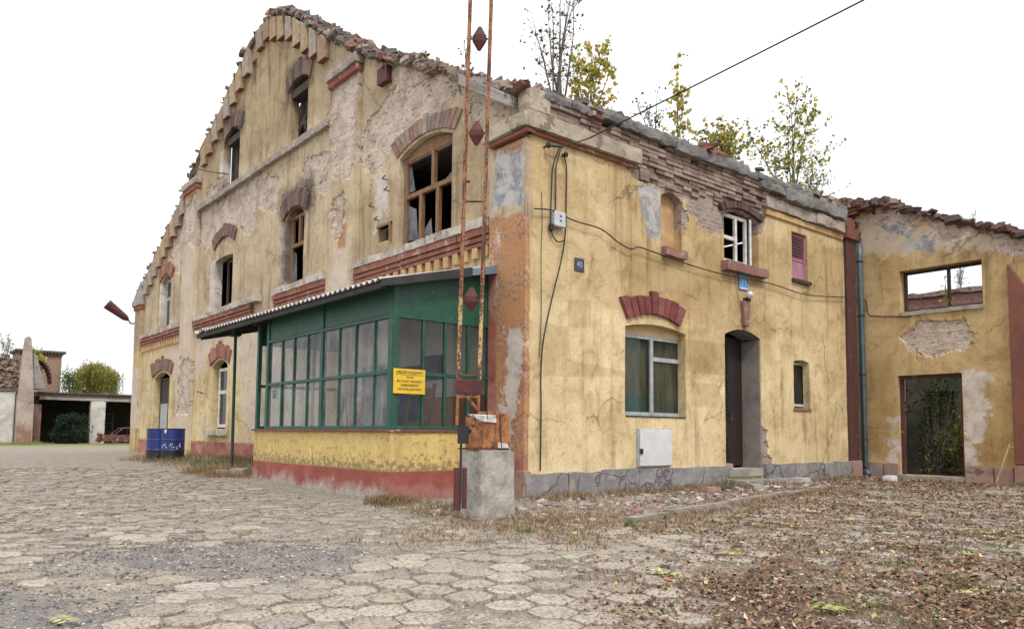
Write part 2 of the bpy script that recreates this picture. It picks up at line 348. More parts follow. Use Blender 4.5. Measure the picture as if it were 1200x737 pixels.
m_room=simple('dark_room_plaster',(.05,.045,.04),(.03,.027,.025),1.5,.95,.2)  # near-black colour stands in for the shade of unlit rooms
m_roomwhite=simple('porch_whitewash',(.72,.69,.65),(.60,.57,.54),1.5,.9,.2)
m_roombrown=simple('porch_dado_paint',(.42,.16,.06),(.36,.13,.05),1.5,.7,.2)
m_greyroom=simple('mouldy_room_plaster',(.16,.165,.14),(.10,.11,.085),1.8,.95,.4,.60,(.2,.17,.14))
m_tiles=brickmat('white_tiles',c1=(.62,.62,.60),c2=(.56,.56,.55),mortar=(.3,.3,.29),wash=(.6,.6,.58),washamt=.2)
m_blue=simple('blue_panel_paint',(.02,.055,.17),(.018,.04,.12),2.,.6,.1)
m_sheet=simple('corrugated_cement',(.50,.49,.47),(.33,.32,.30),3.,.9,.4,.60,(.2,.19,.17))
m_bitumen=simple('roof_underside',(.03,.028,.026),(.045,.04,.036),3.,.85,.3)
m_tin=simple('blue_grey_tin',(.22,.29,.38),(.16,.22,.29),3.,.5,.2,.66,(.3,.3,.3),metal=.2)
m_pipe=simple('downpipe_paint',(.11,.16,.185),(.085,.12,.145),4.,.45,.15,.68,(.18,.12,.09),metal=.3)
m_rustbox=simple('orange_rust',(.40,.17,.06),(.20,.08,.032),7.,.85,.5,.55,(.07,.035,.025),dist=.006)
m_rust=simple('dark_rust',(.13,.055,.032),(.07,.032,.022),8.,.85,.4,.60,(.30,.18,.08))
m_maroon=simple('maroon_rust',(.10,.022,.018),(.06,.018,.015),8.,.7,.3,.62,(.16,.07,.04))
m_wreck=simple('burnt_car_rust',(.15,.06,.045),(.06,.03,.03),3.,.8,.3,.58,(.42,.28,.22))
def armmat():   # rusty rails with flaking cream and red paint bands
    M=Mat('barrier_rail_paint'); p=M.pos(); z=M.sep(p)[2]
    n=M.noise(M.vm('MULTIPLY',p,(6.,6.,1.2)),1.6,8,.75); nf=M.noise(p,38.,5,.7)
    band=M.sm(M.m2('SINE',M.m2('MULTIPLY',z,2.3)),-.1,.1)
    c=M.mix(band,(.52,.36,.15),(.36,.13,.06)); c=M.mix(M.sm(z,2.9,3.6),c,(.33,.15,.07))
    c=M.mix(M.sm(M.m2('ADD',M.m2('MULTIPLY',n,.6),M.m2('MULTIPLY',nf,.4)),.47,.53),c,(.085,.038,.025))
    M.bsdf(c,.8,M.bump(nf,.4,.006)); return M.m
m_arm=armmat()
m_drum=simple('blue_drum_paint',(.012,.030,.19),(.01,.02,.10),4.,.38,.3,.60,(.05,.035,.045))
m_black=simple('tarred_drum_base',(.008,.008,.012),(.015,.013,.015),4.,.5,.2)
m_label=simple('white_flaking_label',(.65,.65,.66),(.5,.5,.55),9.,.7,.1)
m_sign=simple('yellow_sign_enamel',(.78,.52,.025),(.72,.47,.025),3.,.4,.05)
m_ink=simple('black_sign_ink',(.015,.013,.012),(.02,.018,.016),5.,.6,0.)
m_bluesign=simple('blue_enamel',(.08,.25,.50),(.10,.30,.55),4.,.3,.05)
m_navy=simple('navy_enamel',(.03,.03,.07),(.05,.045,.08),6.,.4,.1)
m_whiteink=simple('white_enamel',(.75,.76,.78),(.68,.68,.7),6.,.4,0.)
m_jbox=simple('grey_plastic',(.50,.55,.58),(.44,.48,.5),5.,.5,.05)
m_lampglass=simple('milky_lamp_glass',(.62,.62,.58),(.5,.48,.45),8.,.25,.0)
m_grass=leafmat('grass_blades',.3); m_leaf=leafmat('tree_leaves',.62); m_litter=leafmat('fallen_leaves',.08)
m_bark=simple('sapling_bark',(.12,.09,.07),(.2,.17,.14),12.,.9,.3)
m_glass=glassmat('dusty_sheen_glass',.36,(.96,.98,.97),(.50,.50,.49)); m_glass_dark=glassmat('dirty_dark_glass',.10,(.35,.42,.4),(.2,.25,.23)); m_glass_end=glassmat('grimy_end_glass',.12,(.80,.83,.81),(.25,.25,.25))  # front-pane dust made heavier and paler, also standing in for grey reflections
m_glass_win=glassmat('window_glass',.10,(.72,.78,.74),(.3,.33,.3)); 
def curtainmat():
    M=Mat('patched_curtain'); p=M.pos(); x,y,z=M.sep(p); n=M.noise(M.vm('MULTIPLY',p,(7.,7.,1.)),1.,6,.65)
    c=M.mix(M.sm(n,.4,.62),(.20,.19,.11),(.33,.30,.17)); k=M.sm(M.m2('ADD',z,M.m2('MULTIPLY',n,.5)),1.95,2.15,1.,0.); c=M.mix(M.m2('MULTIPLY',k,M.sm(x,3.25,3.35,1.,.25)),c,(.03,.22,.17)); c=M.mix(M.sm(M.m2('ADD',z,M.m2('MULTIPLY',n,.4)),2.8,3.0),c,(.06,.08,.065))
    M.bsdf(c,.9); return M.m
m_curtain=curtainmat()
m_shedwall=simple('shed_limewash',(.55,.53,.49),(.40,.36,.33),.8,.9,.4,.60,(.26,.15,.12),dist=.03)
m_ruinwall=simple('ruin_plaster',(.40,.34,.29),(.30,.24,.2),.8,.9,.5,.60,(.22,.14,.1),dist=.03)
m_ruinwarm=simple('ruin_rust_stain',(.26,.13,.10),(.36,.28,.23),1.2,.9,.4)
m_tar=simple('tar_roof',(.07,.055,.05),(.11,.09,.08),1.,.9,.4)

# ------------------------------------------------------------------ wall panels
def sdf(P,polys):
    out=np.full(len(P),-1.0)
    for poly in polys:
        q=np.array(poly,float); n=len(q)
        d=np.full(len(P),1e9); ins=np.zeros(len(P),bool)
        for i in range(n):
            a=q[i]; b=q[(i+1)%n]; e=b-a; w=P-a
            t=np.clip((w@e)/max(e@e,1e-9),0,1); pr=w-np.outer(t,e)
            d=np.minimum(d,np.hypot(pr[:,0],pr[:,1]))
            c=((a[1]>P[:,1])!=(b[1]>P[:,1]))
            with np.errstate(divide='ignore',invalid='ignore'):
                xi=a[0]+(P[:,1]-a[1])*e[0]/(e[1] if e[1]!=0 else 1e-12)
            ins^=(c&(P[:,0]<xi))
        out=np.maximum(out,np.where(ins,d,-d))
    return np.clip(out,-1,1)
def inside(P,poly):
    return sdf(P,[poly])>0
def subdiv(poly,step):
    o=[]
    for i in range(len(poly)):
        a=np.array(poly[i],float); b=np.array(poly[(i+1)%len(poly)],float)
        k=max(1,int(math.ceil(np.hypot(*(b-a))/step)))
        o+=[tuple(a+(b-a)*j/k) for j in range(k)]
    return o
def arch(u0,u1,v0,spring,rise,n=8):
    p=[(u0,v0),(u1,v0)]
    for i in range(n+1):
        t=i/n; p.append((u1+(u0-u1)*t, spring+rise*(1-(2*t-1)**2)))
    return p
SEED={'gable_wall':3.,'street_wall':7.,'annex_wall':11.,'pilaster':5.}
CH=['peel','pale','grey','orange','soot','patch','red','white','olive']
def panel(name,pl,outline,holes,masks,mat,parent,step=.1,d=0.,skirt=0.,reveal=.25,wob=.006,noise_out=None):
    P=PL[pl]
    pts=[];edges=[]
    loops=[subdiv(outline,step)]+[subdiv(h,step*1.2) for h in holes]
    for lp in loops:
        b=len(pts); pts+=lp; edges+=[(b+i,b+(i+1)%len(lp)) for i in range(len(lp))]
    o=np.array(outline); lo=o.min(0); hi=o.max(0)
    gu,gv=np.meshgrid(np.arange(lo[0]+step/2,hi[0],step),np.arange(lo[1]+step/2,hi[1],step))
    G=np.stack([gu.ravel(),gv.ravel()],1)+rng.uniform(-.25,.25,(gu.size,2))*step
    keep=sdf(G,[loops[0]])>step*.4
    for h in loops[1:]: keep&=sdf(G,[h])<-step*.4
    pts+=[tuple(g) for g in G[keep]]
    pk=masks.get('peel',[])
    def rag(Q):
        return np.array([.34*mnoise.fractal(Vector((a*1.25,b*1.25,4.)),1.,2.,3)+.13*mnoise.fractal(Vector((a*5.5,b*5.5,9.)),1.,2.,3) for a,b in Q])
    if pk:
        f=.034; gu,gv=np.meshgrid(np.arange(lo[0]+f,hi[0],f),np.arange(lo[1]+f,hi[1],f)); E=np.stack([gu.ravel(),gv.ravel()],1)
        pre=np.abs(sdf(E,pk))<.5; E=E[pre]; E=E+rng.uniform(-.3,.3,E.shape)*f
        q=sdf(E,pk)+rag(E); E=E[np.abs(q)<.055]
        k2=sdf(E,[loops[0]])>f*.6
        for h in loops[1:]: k2&=sdf(E,[h])<-f*.6
        pts+=[tuple(g) for g in E[k2]]
    vv,ee,ff,_,_,_=delaunay_2d_cdt([Vector(p) for p in pts],edges,[],0,1e-5)
    V=np.array([tuple(v) for v in vv]); F=np.array([list(f) for f in ff])
    C=V[F].mean(1); keep=inside(C,loops[0])
    for h in loops[1:]: keep&=~inside(C,h)
    F=F[keep]
    verts=[];uvs=[];mk=[]
    PKV=(sdf(V,pk)+rag(V)) if pk else np.full(len(V),-1.)
    for (u,v),kq in zip(V,PKV):
        w=mnoise.noise(Vector((u*.8,v*.8,SEED[name])))*wob*2+mnoise.noise(Vector((u*3,v*3,5)))*wob
        if kq>-.02: w-=.035*min(1.,(kq+.02)/.035)-.012*mnoise.fractal(Vector((u*6,v*11,2)),1.,2.,3)*min(1,max(0,kq)/.05)
        verts.append(P(u,v,d+w)); uvs.append((u,v)); mk.append((u,v))
    faces=[list(map(int,f)) for f in F]
    # orientation
    a,b,c=[Vector(verts[i]) for i in faces[0]]
    nrm=(b-a).cross(c-a); outw=Vector(P(0,0,1))-Vector(P(0,0,0))
    if nrm.dot(outw)<0: faces=[f[::-1] for f in faces]
    def strip(lp,depth,flip):
        b0=len(verts); n=len(lp)
        for (u,v) in lp:
            for dd in (0,depth):
                w=mnoise.noise(Vector((u*.8,v*.8,SEED[name])))*wob*2+mnoise.noise(Vector((u*3,v*3,5)))*wob if dd==0 else 0
                verts.append(P(u,v,d+w-dd)); uvs.append((u+dd*.7,v+dd*.3)); mk.append((u,v))
        for i in range(n):
            j=(i+1)%n; f=[b0+2*i,b0+2*j,b0+2*j+1,b0+2*i+1]; faces.append(f[::-1] if flip else f)
    if skirt: strip(loops[0],skirt,False)
    for h in loops[1:]: strip(h,reveal,True)
    me=bpy.data.meshes.new(name); loc=parent_loc(parent) or Vector((0,0,0))
    me.from_pydata([(x-loc[0],y-loc[1],z-loc[2]) for x,y,z in verts],[],faces)
    MK=np.array(mk)
    for ai in range(3):
        at=me.color_attributes.new('m%d'%(ai+1),'FLOAT_COLOR','POINT')
        buf=np.ones((len(MK),4),np.float32)
        for ci in range(3):
            buf[:,ci]=sdf(MK,masks.get(CH[ai*3+ci],[]))
            if ai==0 and ci==0 and pk: buf[:,0]+=rag(MK)
        at.data.foreach_set('color',buf.ravel())
    ul=me.uv_layers.new(name='uv'); li=np.zeros(len(me.loops),np.int32); me.loops.foreach_get('vertex_index',li)
    ul.data.foreach_set('uv',np.array(uvs,np.float32)[li].ravel())
    me.materials.append(mat); me.update()
    return link(bpy.data.objects.new(name,me),parent)

def ragged(a,b,step,amp,seed):
    out=[];n=max(1,int(np.hypot(b[0]-a[0],b[1]-a[1])/step))
    for i in range(n):
        t=i/n; u=a[0]+(b[0]-a[0])*t; v=a[1]+(b[1]-a[1])*t
        out.append((u,v+mnoise.noise(Vector((u*1.7,seed,0)))*amp+random.uniform(-.35,.35)*amp))
    return out
def rect(u0,u1,v0,v1): return [(u0,v0),(u1,v0),(u1,v1),(u0,v1)]

def window(parent,pl,u0,u1,v0,v1,d,mat,mull=(),trans=(),w=.06,th=.07,glass=None,name='window',broken=()):
    mb=MB()
    for a,b in ((u0,u0+w),(u1-w,u1)): pbox(mb,pl,a,b,v0,v1,d-th,d)
    for a,b in ((v0,v0+w),(v1-w,v1)): pbox(mb,pl,u0+w,u1-w,a,b,d-th+.004,d-.004)
    for (m,a,b) in mull: pbox(mb,pl,m-w*.55,m+w*.55,a,b,d-th+.006,d+.006)
    for (t,a,b) in trans: pbox(mb,pl,a,b,t-w*.55,t+w*.55,d-th+.002,d-.002)
    o=mb.build(name,mat,parent,bevel=.006)
    if glass:
        g=MB(); P=PL[pl]; dd=d-th*.5
        g.add([P(u0+w*.5,v0+w*.5,dd),P(u1-w*.5,v0+w*.5,dd),P(u1-w*.5,v1-w*.5,dd),P(u0+w*.5,v1-w*.5,dd)],[out4(pl)])
        g.build('pane',glass,o)
    for poly in broken:
        g=MB(); P=PL[pl]; dd=d-th*.5
        g.add([P(u,v,dd) for u,v in poly],[tuple(range(len(poly)))[::(1 if out4(pl)==(0,1,2,3) else -1)]]); g.build('glass_shard',m_shard,o)
    return o
BR=[(.30,.13,.09),(.26,.11,.08),(.35,.19,.14),(.22,.10,.075)]
def brick_arch(parent,pl,u0,u1,spring,rise,h,n,d=.05,cols=BR,ragg=.04,mat=None,name='brick_arch'):
    mb=MB();P=PL[pl]; w=(u1-u0); cu=(u0+u1)/2
    def low(t): return (u0+w*t, spring+rise*(1-(2*t-1)**2))
    def hi(t,hh): 
        u,v=low(t); return (cu+(u-cu)*(1+.32*hh/max(.3,h)*.8), v+hh)
    for i in range(n):
        t0=i/n+random.uniform(.004,.012)/w; t1=(i+1)/n-random.uniform(.004,.012)/w; hh=h+random.uniform(-ragg,ragg)+(.05 if n%2 and i==n//2 else 0)
        q=[low(t0),low(t1),hi(t1,hh),hi(t0,hh)]; dd=d+random.uniform(-.012,.012)
        c=random.choice(cols); 
        mb.hexa([P(*q[0],dd),P(*q[1],dd),P(*q[1],-.06),P(*q[0],-.06),P(*q[3],dd),P(*q[2],dd),P(*q[2],-.06),P(*q[3],-.06)],c)
    return mb.build(name,mat or m_arch,parent,bevel=.014)
RUB=[(.20,.155,.13),(.24,.135,.10),(.33,.27,.22),(.14,.125,.115),(.22,.20,.18),(.19,.095,.07),(.38,.33,.27),(.11,.095,.085)]
def rubble_line(mb,pl,pts,d0,d1,per_m=9,size=(.26,.12,.08),lift=.03,cols=RUB):
    P=PL[pl]
    for i in range(len(pts)-1):
        a,b=pts[i],pts[i+1]; L=math.hypot(b[0]-a[0],b[1]-a[1])
        for k in range(int(L*per_m)+1):
            t=random.random(); u=a[0]+(b[0]-a[0])*t; v=a[1]+(b[1]-a[1])*t+random.uniform(-.06,.06)+lift
            s=random.uniform(.6,1.25)
            mb.obox(P(u,v,random.uniform(d0,d1)),(size[0]*s,size[1]*s*random.uniform(.8,1.6),size[2]*s*random.uniform(.8,1.5)),
                    (random.uniform(-.35,.35),random.uniform(-.35,.35),random.uniform(0,3.14)),random.choice(cols),jit=.38)

# ------------------------------------------------------------------ ground
def sstep(x,a,b):
    t=np.clip((x-a)/(b-a),0,1); return t*t*(3-2*t)
CX,CY=-8.174,-9.407
def g0(x,y):
    x=np.asarray(x,float); y=np.asarray(y,float)
    z=.17*sstep(y,2.,12.)-.45*np.exp(-((x-CX)**2+(y-CY)**2)/6.5**2)
    z=z+.10*np.exp(-((x+.8)**2/1.3**2+np.clip(np.abs(y-11.5)-3,0,9)**2/1.5**2))
    return z+.02
def nz2(x,y,f,seed):
    return np.array([mnoise.fractal(Vector((a*f,b*f,seed)),1.,2.,4) for a,b in zip(np.ravel(x),np.ravel(y))]).reshape(np.shape(x))
def gz(x,y): return float(g0(x,y))+.018*mnoise.fractal(Vector((x*.9,y*.9,3.)),1.,2.,4)
FW=np.array([math.cos(.8772),math.sin(.8772)]); RT=np.array([FW[1],-FW[0]])
def wt(x,y):
    dx=np.asarray(x)-CX; dy=np.asarray(y)-CY
    return dx*RT[0]+dy*RT[1], dx*FW[0]+dy*FW[1]
def litter_density(x,y):
    w,t=wt(x,y); s=w/np.maximum(t,.5)
    near=.80*sstep(s,.04,.36)*(1-sstep(t,6.2,8.6))
    mid=.50*sstep(s,.12,.4)*sstep(t,6,8)
    far=.75*sstep(x,6.5,9.5)*sstep(y,-4.6,-2.6)
    return np.clip(np.maximum(np.maximum(near,mid),far),0,1)

def make_ground():
    def axis(lo,hi,st):
        a=list(np.arange(lo,hi,st)); k=st; x=a[-1]
        while x<900: k*=1.28; x+=k; a.append(x)
        k=st; x=lo; b=[]
        while x>-900: k*=1.28; x-=k; b.append(x)
        return np.array(b[::-1]+a)
    xs=axis(-12,14,.11); ys=axis(-9.6,14,.11)
    X,Y=np.meshgrid(xs,ys); Z=g0(X,Y)
    core=(X>-13)&(X<15)&(Y>-11)&(Y<30)
    n1=np.zeros_like(X); n2=np.zeros_like(X)
    n1[core]=nz2(X[core],Y[core],.9,3.); n2[core]=nz2(X[core],Y[core],4.5,9.)
    Z=Z+.018*n1+.010*n2
    nx=len(xs)
    idx=np.arange(X.size).reshape(X.shape)
    F=np.stack([idx[:-1,:-1],idx[:-1,1:],idx[1:,1:],idx[1:,:-1]],-1).reshape(-1,4)
    me=bpy.data.meshes.new('ground'); me.from_pydata(np.stack([X.ravel(),Y.ravel(),Z.ravel()],1).tolist(),[],F.tolist())
    w,t=wt(X,Y)
    at=me.color_attributes.new('zone','FLOAT_COLOR','POINT'); buf=np.zeros((X.size,4),np.float32); buf[:,3]=1
    # r: dark gravel hollows, g: brown soil under the leaves, b: grass verge
    pud=sdf(np.stack([w.ravel(),t.ravel()],1),[[(-4.,7.1),(-2.9,7.9),(-1.5,7.6),(-1.35,6.7),(-2.2,6.35),(-3.2,6.5)],[(-5,4.2),(-2.6,4.2),(-2.75,5.2),(-3.6,5.8),(-5,5.9)],[(-3.4,5.2),(-2.,5.5),(-1.9,5.0),(-2.7,4.8)]])
    buf[:,0]=np.clip(pud*1.2+.5,0,1)
    buf[:,1]=litter_density(X,Y).ravel()
    buf[:,2]=(sstep(Y,37,40)*(1-sstep(Y,45,60)*.3)).ravel()
    at.data.foreach_set('color',buf.ravel()); me.shade_smooth()
    M=Mat('yard_ground'); p=M.pos(); z=M.sep(M.attr('zone'))
    n=M.noise(p,.7,6,.65,.3); nm=M.noise(p,5.,7,.7); nf=M.noise(p,40.,5,.75); 
    vo=M.n('ShaderNodeTexVoronoi',{'Vector':p,'Scale':38.}); vo2=M.n('ShaderNodeTexVoronoi',{'Vector':p,'Scale':85.})
    sand=M.mix(M.sm(nm,.35,.65),(.36,.312,.24),(.19,.163,.122)); sand=M.mix(M.m2('MULTIPLY',M.sm(n,.45,.65),.5),sand,(.30,.265,.235))
    sand=M.mix(M.m2('MULTIPLY',M.sm(nf,.47,.64),.7),sand,(.11,.088,.07)); ngr=M.noise(p,130.,3,.7); sand=M.mix(M.m2('MULTIPLY',M.sm(ngr,.56,.68),.5),sand,(.52,.46,.38))
    moss=M.m2('MULTIPLY',M.sm(M.noise(p,1.6,5,.7),.55,.68),M.sm(nm,.48,.62)); sand=M.mix(M.m2('MULTIPLY',moss,.6),sand,(.17,.125,.06))
    peb=M.mix(.55,sand,M.mix(1.,sand,M.mix(.7,vo.outputs['Color'],(.5,.5,.5)),'MULTIPLY')); 
    grav=M.mix(M.sm(vo2.outputs[0],.2,.6),(.20,.185,.175),(.10,.094,.09)); grav=M.mix(M.m2('MULTIPLY',M.sm(nf,.52,.64),.6),grav,(.38,.34,.30)); grav=M.mix(M.sm(ngr,.58,.66),grav,(.48,.44,.40)); grav=M.mix(M.m2('MULTIPLY',M.sm(n,.5,.62),.4),grav,(.33,.285,.23))
    kg=M.sm(M.m2('ADD',z[0],M.m2('MULTIPLY',M.m2('SUBTRACT',nm,.5),1.1)),.38,.72)
    col=M.mix(.35,sand,peb); col=M.mix(M.m2('MULTIPLY',kg,.85),col,grav)
    soil=M.mix(M.sm(nf,.4,.65),(.17,.112,.066),(.085,.055,.034))
    ks=M.sm(M.m2('ADD',z[1],M.m2('MULTIPLY',M.m2('SUBTRACT',nm,.5),1.5)),.30,.68); col=M.mix(M.m2('MULTIPLY',ks,.8),col,soil)
    gr=M.mix(M.sm(nf,.4,.65),(.12,.16,.035),(.22,.21,.07)); col=M.mix(z[2],col,gr)
    h=M.m2('ADD',M.m2('MULTIPLY',nm,.7),M.m2('ADD',M.m2('MULTIPLY',nf,.5),M.m2('MULTIPLY',M.m2('SUBTRACT',1.,vo.outputs[0]),.35)))
    M.bsdf(col,.95,M.bump(h,.9,.025)); me.materials.append(M.m)
    return tag(link(bpy.data.objects.new('ground',me)),kind='structure')
make_ground()

JOINTS=[]
def make_pavers():
    mb=MB(); Rr=.2
    rs=random.Random(3)
    for i in range(-56,58):
        for j in range(0,44):
            w=i*Rr*1.5; t=3.6+ (j+.5*(i%2))*Rr*math.sqrt(3)
            if t>17.5: continue
            x=CX+RT[0]*w+FW[0]*t; y=CY+RT[1]*w+FW[1]*t
            if (x>-2.25 and y>.6) or (x>-2.8 and y>-3.0 - (0 if x<0 else -.15*x)): continue
            if abs(w/t)>1.15: continue
            zc=gz(x,y); nn=mnoise.fractal(Vector((x*.55,y*.55,21.)),1.,2.,4)
            pud=0
            if -4.<w<-1.3 and 6.3<t<7.7: pud=.05
            if w<-2.6 and t<5.9: pud=.05
            den=float(litter_density(x,y))
            if den>.5: pud+=.03
            h=(.019 if t<6.8 else .014)+.034*nn-pud-.004*max(0,t-6)*.4+rs.uniform(-.008,.008)
            if h<-.03: continue
            frag = t>6.3 and rs.random()<min(.9,(t-6.0)/3.5)
            tx,ty=rs.uniform(-.022,.022),rs.uniform(-.022,.022); rot=rs.uniform(-.05,.05)
            top=[];mid=[];bot=[]
            tint=rs.uniform(.80,1.15); c=(.365*tint,.321*tint*rs.uniform(.97,1.02),.262*tint*rs.uniform(.94,1.03))
            for k in range(12):
                a=math.pi/6*k+rot
                rad=Rr*(.97 if k%2==0 else .865*.975)*(1 if k%2 else rs.uniform(.93,1.))*rs.uniform(.965,1.0)
                lw,lt=math.cos(a)*rad,math.sin(a)*rad
                def pt(f,dz): 
                    ww,tt=lw*f,lt*f; px=x+RT[0]*ww+FW[0]*tt; py=y+RT[1]*ww+FW[1]*tt
                    return (px,py,zc+h+dz+tx*ww+ty*tt)
                top.append(pt(.93,rs.uniform(-.002,.002))); mid.append(pt(1.,-.007)); bot.append(pt(1.02,-.09))
            vs=top+mid+bot; fs=[tuple(range(12))]
            for k in range(12):
                k2=(k+1)%12; fs.append((12+k,12+k2,k2,k)); fs.append((24+k,24+k2,12+k2,12+k))
            if not frag:
                mb.add(vs,fs,c)
                for k in range(6):
                    if rs.random()<.3: a=math.pi/3*k+math.pi/6+rot; q=.5*Rr*math.sqrt(3)*1.0; JOINTS.append((x+RT[0]*math.cos(a)*q+FW[0]*math.sin(a)*q,y+RT[1]*math.cos(a)*q+FW[1]*math.sin(a)*q))
                continue
            for q in range(rs.choice((2,3,4,5))):
                ox,ot=rs.uniform(-.16,.16),rs.uniform(-.16,.16); rr=rs.uniform(.03,.13); kk=rs.choice((5,6,7)); tp=[];bt=[]; tz=rs.uniform(-.02,.012)
                for k in range(kk):
                    a=6.283*k/kk+rs.uniform(-.3,.3); ra=rr*rs.uniform(.65,1.15); lw,lt=ox+math.cos(a)*ra,ot+math.sin(a)*ra*.9
                    px=x+RT[0]*lw+FW[0]*lt; py=y+RT[1]*lw+FW[1]*lt; tp.append((px,py,gz(px,py)+.018+tz+tx*lw*2+ty*lt*2)); bt.append((px+rs.uniform(-.01,.01),py,gz(px,py)-.06))
                mb.add(tp+bt,[tuple(range(kk))]+[(kk+k,kk+(k+1)%kk,(k+1)%kk,k) for k in range(kk)],(lambda k:tuple(ch*k for ch in c))(rs.uniform(.78,1.08)))
    M=Mat('hex_pavers'); p=M.pos(); c=M.attr('col'); n=M.noise(p,4.,7,.7,.3); nf=M.noise(p,32.,6,.75); ng=M.noise(p,120.,3,.6)
    col=M.mix(M.m2('MULTIPLY',M.sm(n,.4,.66),.6),c,M.mix(1.,c,(.66,.63,.60),'MULTIPLY'))
    pit=M.sm(nf,.52,.62); col=M.mix(M.m2('MULTIPLY',pit,.7),col,(.15,.12,.095)); col=M.mix(M.m2('MULTIPLY',M.sm(ng,.52,.66),.45),col,(.52,.46,.38)); col=M.mix(M.m2('MULTIPLY',M.sm(M.noise(p,1.3,6,.7),.5,.68),.55),col,(.27,.225,.175))
    M.bsdf(col,.93,M.bump(M.m2('SUBTRACT',M.m2('MULTIPLY',n,.4),M.m2('MULTIPLY',pit,.8)),.8,.012))
    tag(mb.build('paving',M.m),kind='structure')
make_pavers()

# ------------------------------------------------------------------ MAIN BUILDING
B=empty('ruined_house',(0,0,0),'big derelict yellow plastered house with a crumbling roofless gable and peeling walls','house')
# ---- gable wall
left=[(24.4,6.45),(21.41,8.0),(18.68,9.4),(17.23,10.35),(14.86,11.45),(12.4,12.72)]
right=[(11.2,12.85),(9.76,12.3),(7.18,10.55),(5.67,9.6),(2.58,8.05),(.55,6.95)]
top=[]
chain=[(24.4,6.45)]+left[1:]+right+[(0,6.7)]
for i in range(len(chain)-1): top+=ragged(chain[i],chain[i+1],.22,.10,4.)
top+=[(0,6.7)]
g_out=[(24.4,-.3)]+top+[(0,-.3)]; g_out=g_out[::-1]
H_att1=arch(8.72,9.8,8.72,10.15,.22); H_att2=arch(13.5,14.9,8.72,10.2,.25)
H_big=arch(2.25,4.14,4.82,6.72,.22,10); H_w2=arch(8.72,9.85,4.82,6.6,.25); H_w3=arch(13.72,15.3,4.82,6.42,.06); H_w4=arch(20.0,21.2,4.82,6.6,.22)
H_low=arch(13.85,15.15,1.12,3.05,.2); H_door=arch(19.7,21.6,.1,3.0,.2); H_vent=rect(4.46,4.97,5.1,5.42)
H_top=rect(12.35,12.75,11.25,12.05)
GM={
'peel':[[(5.6,8.0),(4.46,8.25),(4.38,8.8),(3.64,9.0),(2.2,8.3),(1.2,7.7),(.3,6.9),(.9,6.75),(1.5,6.75),(1.87,7.3),(2.3,7.4),(2.94,7.4),(3.6,7.4),(4.31,7.0),(4.62,6.86),(4.86,6.64),(5.3,6.6),(5.7,6.94)],
  [(8.81,7.92),(7.15,7.8),(6.08,7.5),(6.06,7.07),(7.1,6.89),(7.68,6.8),(8.77,7.23)],
  [(16.8,8.4),(15.35,8.4),(12.08,8.35),(11.2,8.2),(10.4,7.7),(10.54,7.2),(11.81,7.2),(12.5,6.98),(13.8,7.1),(15.1,6.9),(16.54,6.85),(16.95,7.54)],
  [(18.7,9.7),(17.61,9.7),(17.3,7.2),(19.31,6.72),(20.9,7.6),(20.19,8.7)],
  [(16.6,8.64),(16.36,9.1),(15.2,9.2),(14.85,9.1),(14.9,8.56)],
  [(18.3,3.6),(17.2,3.6),(17.2,1.9),(18.2,2.0)],[(23.,7.4),(21.2,8.3),(20.2,8.6),(20.2,8.2),(22.6,6.9)]],
'pale':[[(12.59,2.31),(11.78,2.61),(8.5,2.9),(8.5,1.0),(11.96,1.0),(12.72,1.65)],
  [(17.18,4.22),(6.2,4.2),(6.5,2.69),(11.,2.8),(12.45,2.4),(13.62,3.05),(14.5,3.8),(15.5,3.66),(16.1,3.1),(16.85,2.6)],
  [(20.37,4.1),(17.5,4.1),(17.2,1.),(18.83,1.),(19.05,2.75),(20.28,3.4)]],
'white':[rect(15.2,15.75,4.8,6.5),rect(9.78,10.05,4.9,6.5),rect(14.85,15.25,8.75,10.),rect(21.15,21.4,4.9,6.6),[(5.2,6.5),(4.7,6.6),(4.6,5.7),(5.1,5.4)]],
'soot':[rect(8.2,10.3,6.6,7.5),rect(8.5,10.1,9.9,10.8),rect(13.2,15.2,10.1,10.9),rect(13.9,15.4,8.4,8.8),rect(9.5,10.1,4.9,6.7)],
'red':[rect(6.5,25,-.5,.72)],
'olive':[rect(7.4,16.5,9.,12.5),rect(1.2,2.2,4.9,6.6),rect(4.2,5.8,4.9,6.4)]}
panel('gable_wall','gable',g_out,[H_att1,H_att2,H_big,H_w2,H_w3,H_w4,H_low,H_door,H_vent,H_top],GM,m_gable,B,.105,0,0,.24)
# back of the gable, so that the wall has thickness
mb=MB(); P=PL['gable']
bk=[P(u,v-.12,-.42) for (u,v) in chain]; fr=[P(u,v-.1,-.02) for (u,v) in chain]
for i in range(len(chain)-1):
    mb.add([fr[i],fr[i+1],bk[i+1],bk[i]],[(0,1,2,3)])
mb.build('wall_core',m_conc,B)
# pilasters
def pilaster(u0,u1,v1,d,masks,mat=m_gable,pl='gable',v0=-.3,cap=True,capmat=m_ledgegrey,capd=.12):
    o=panel('pilaster',pl,rect(u0,u1,v0,v1),[],masks,mat,B,.1,d,d+.02,wob=.008)
    if cap:
        mb=MB(); prough(mb,pl,u0-.1,u1+.1,v1+.1,v1+.32,-.02,d+capd,step=.14,amp=.018,seed=u0)
        c=mb.build('pilaster_cap',capmat,o)
        mb=MB(); pbox(mb,pl,u0-.05,u1+.05,v1-.06,v1+.1,-.02,d+.06); mb.build('pilaster_neck',m_redmould,o,bevel=.01)
    return o
pilaster(5.85,7.2,9.3,.12,{'peel':[rect(5.7,7.4,6.95,9.4),[(6.9,6.5),(6.4,6.6),(6.3,5.9),(6.8,5.5)]],'orange':[[(6.5,6.3),(6.2,6.0),(6.25,5.2),(6.6,5.3)]],'pale':[[(6.8,5.4),(6.1,5.5),(6.0,3.5),(7.2,3.5)]]})
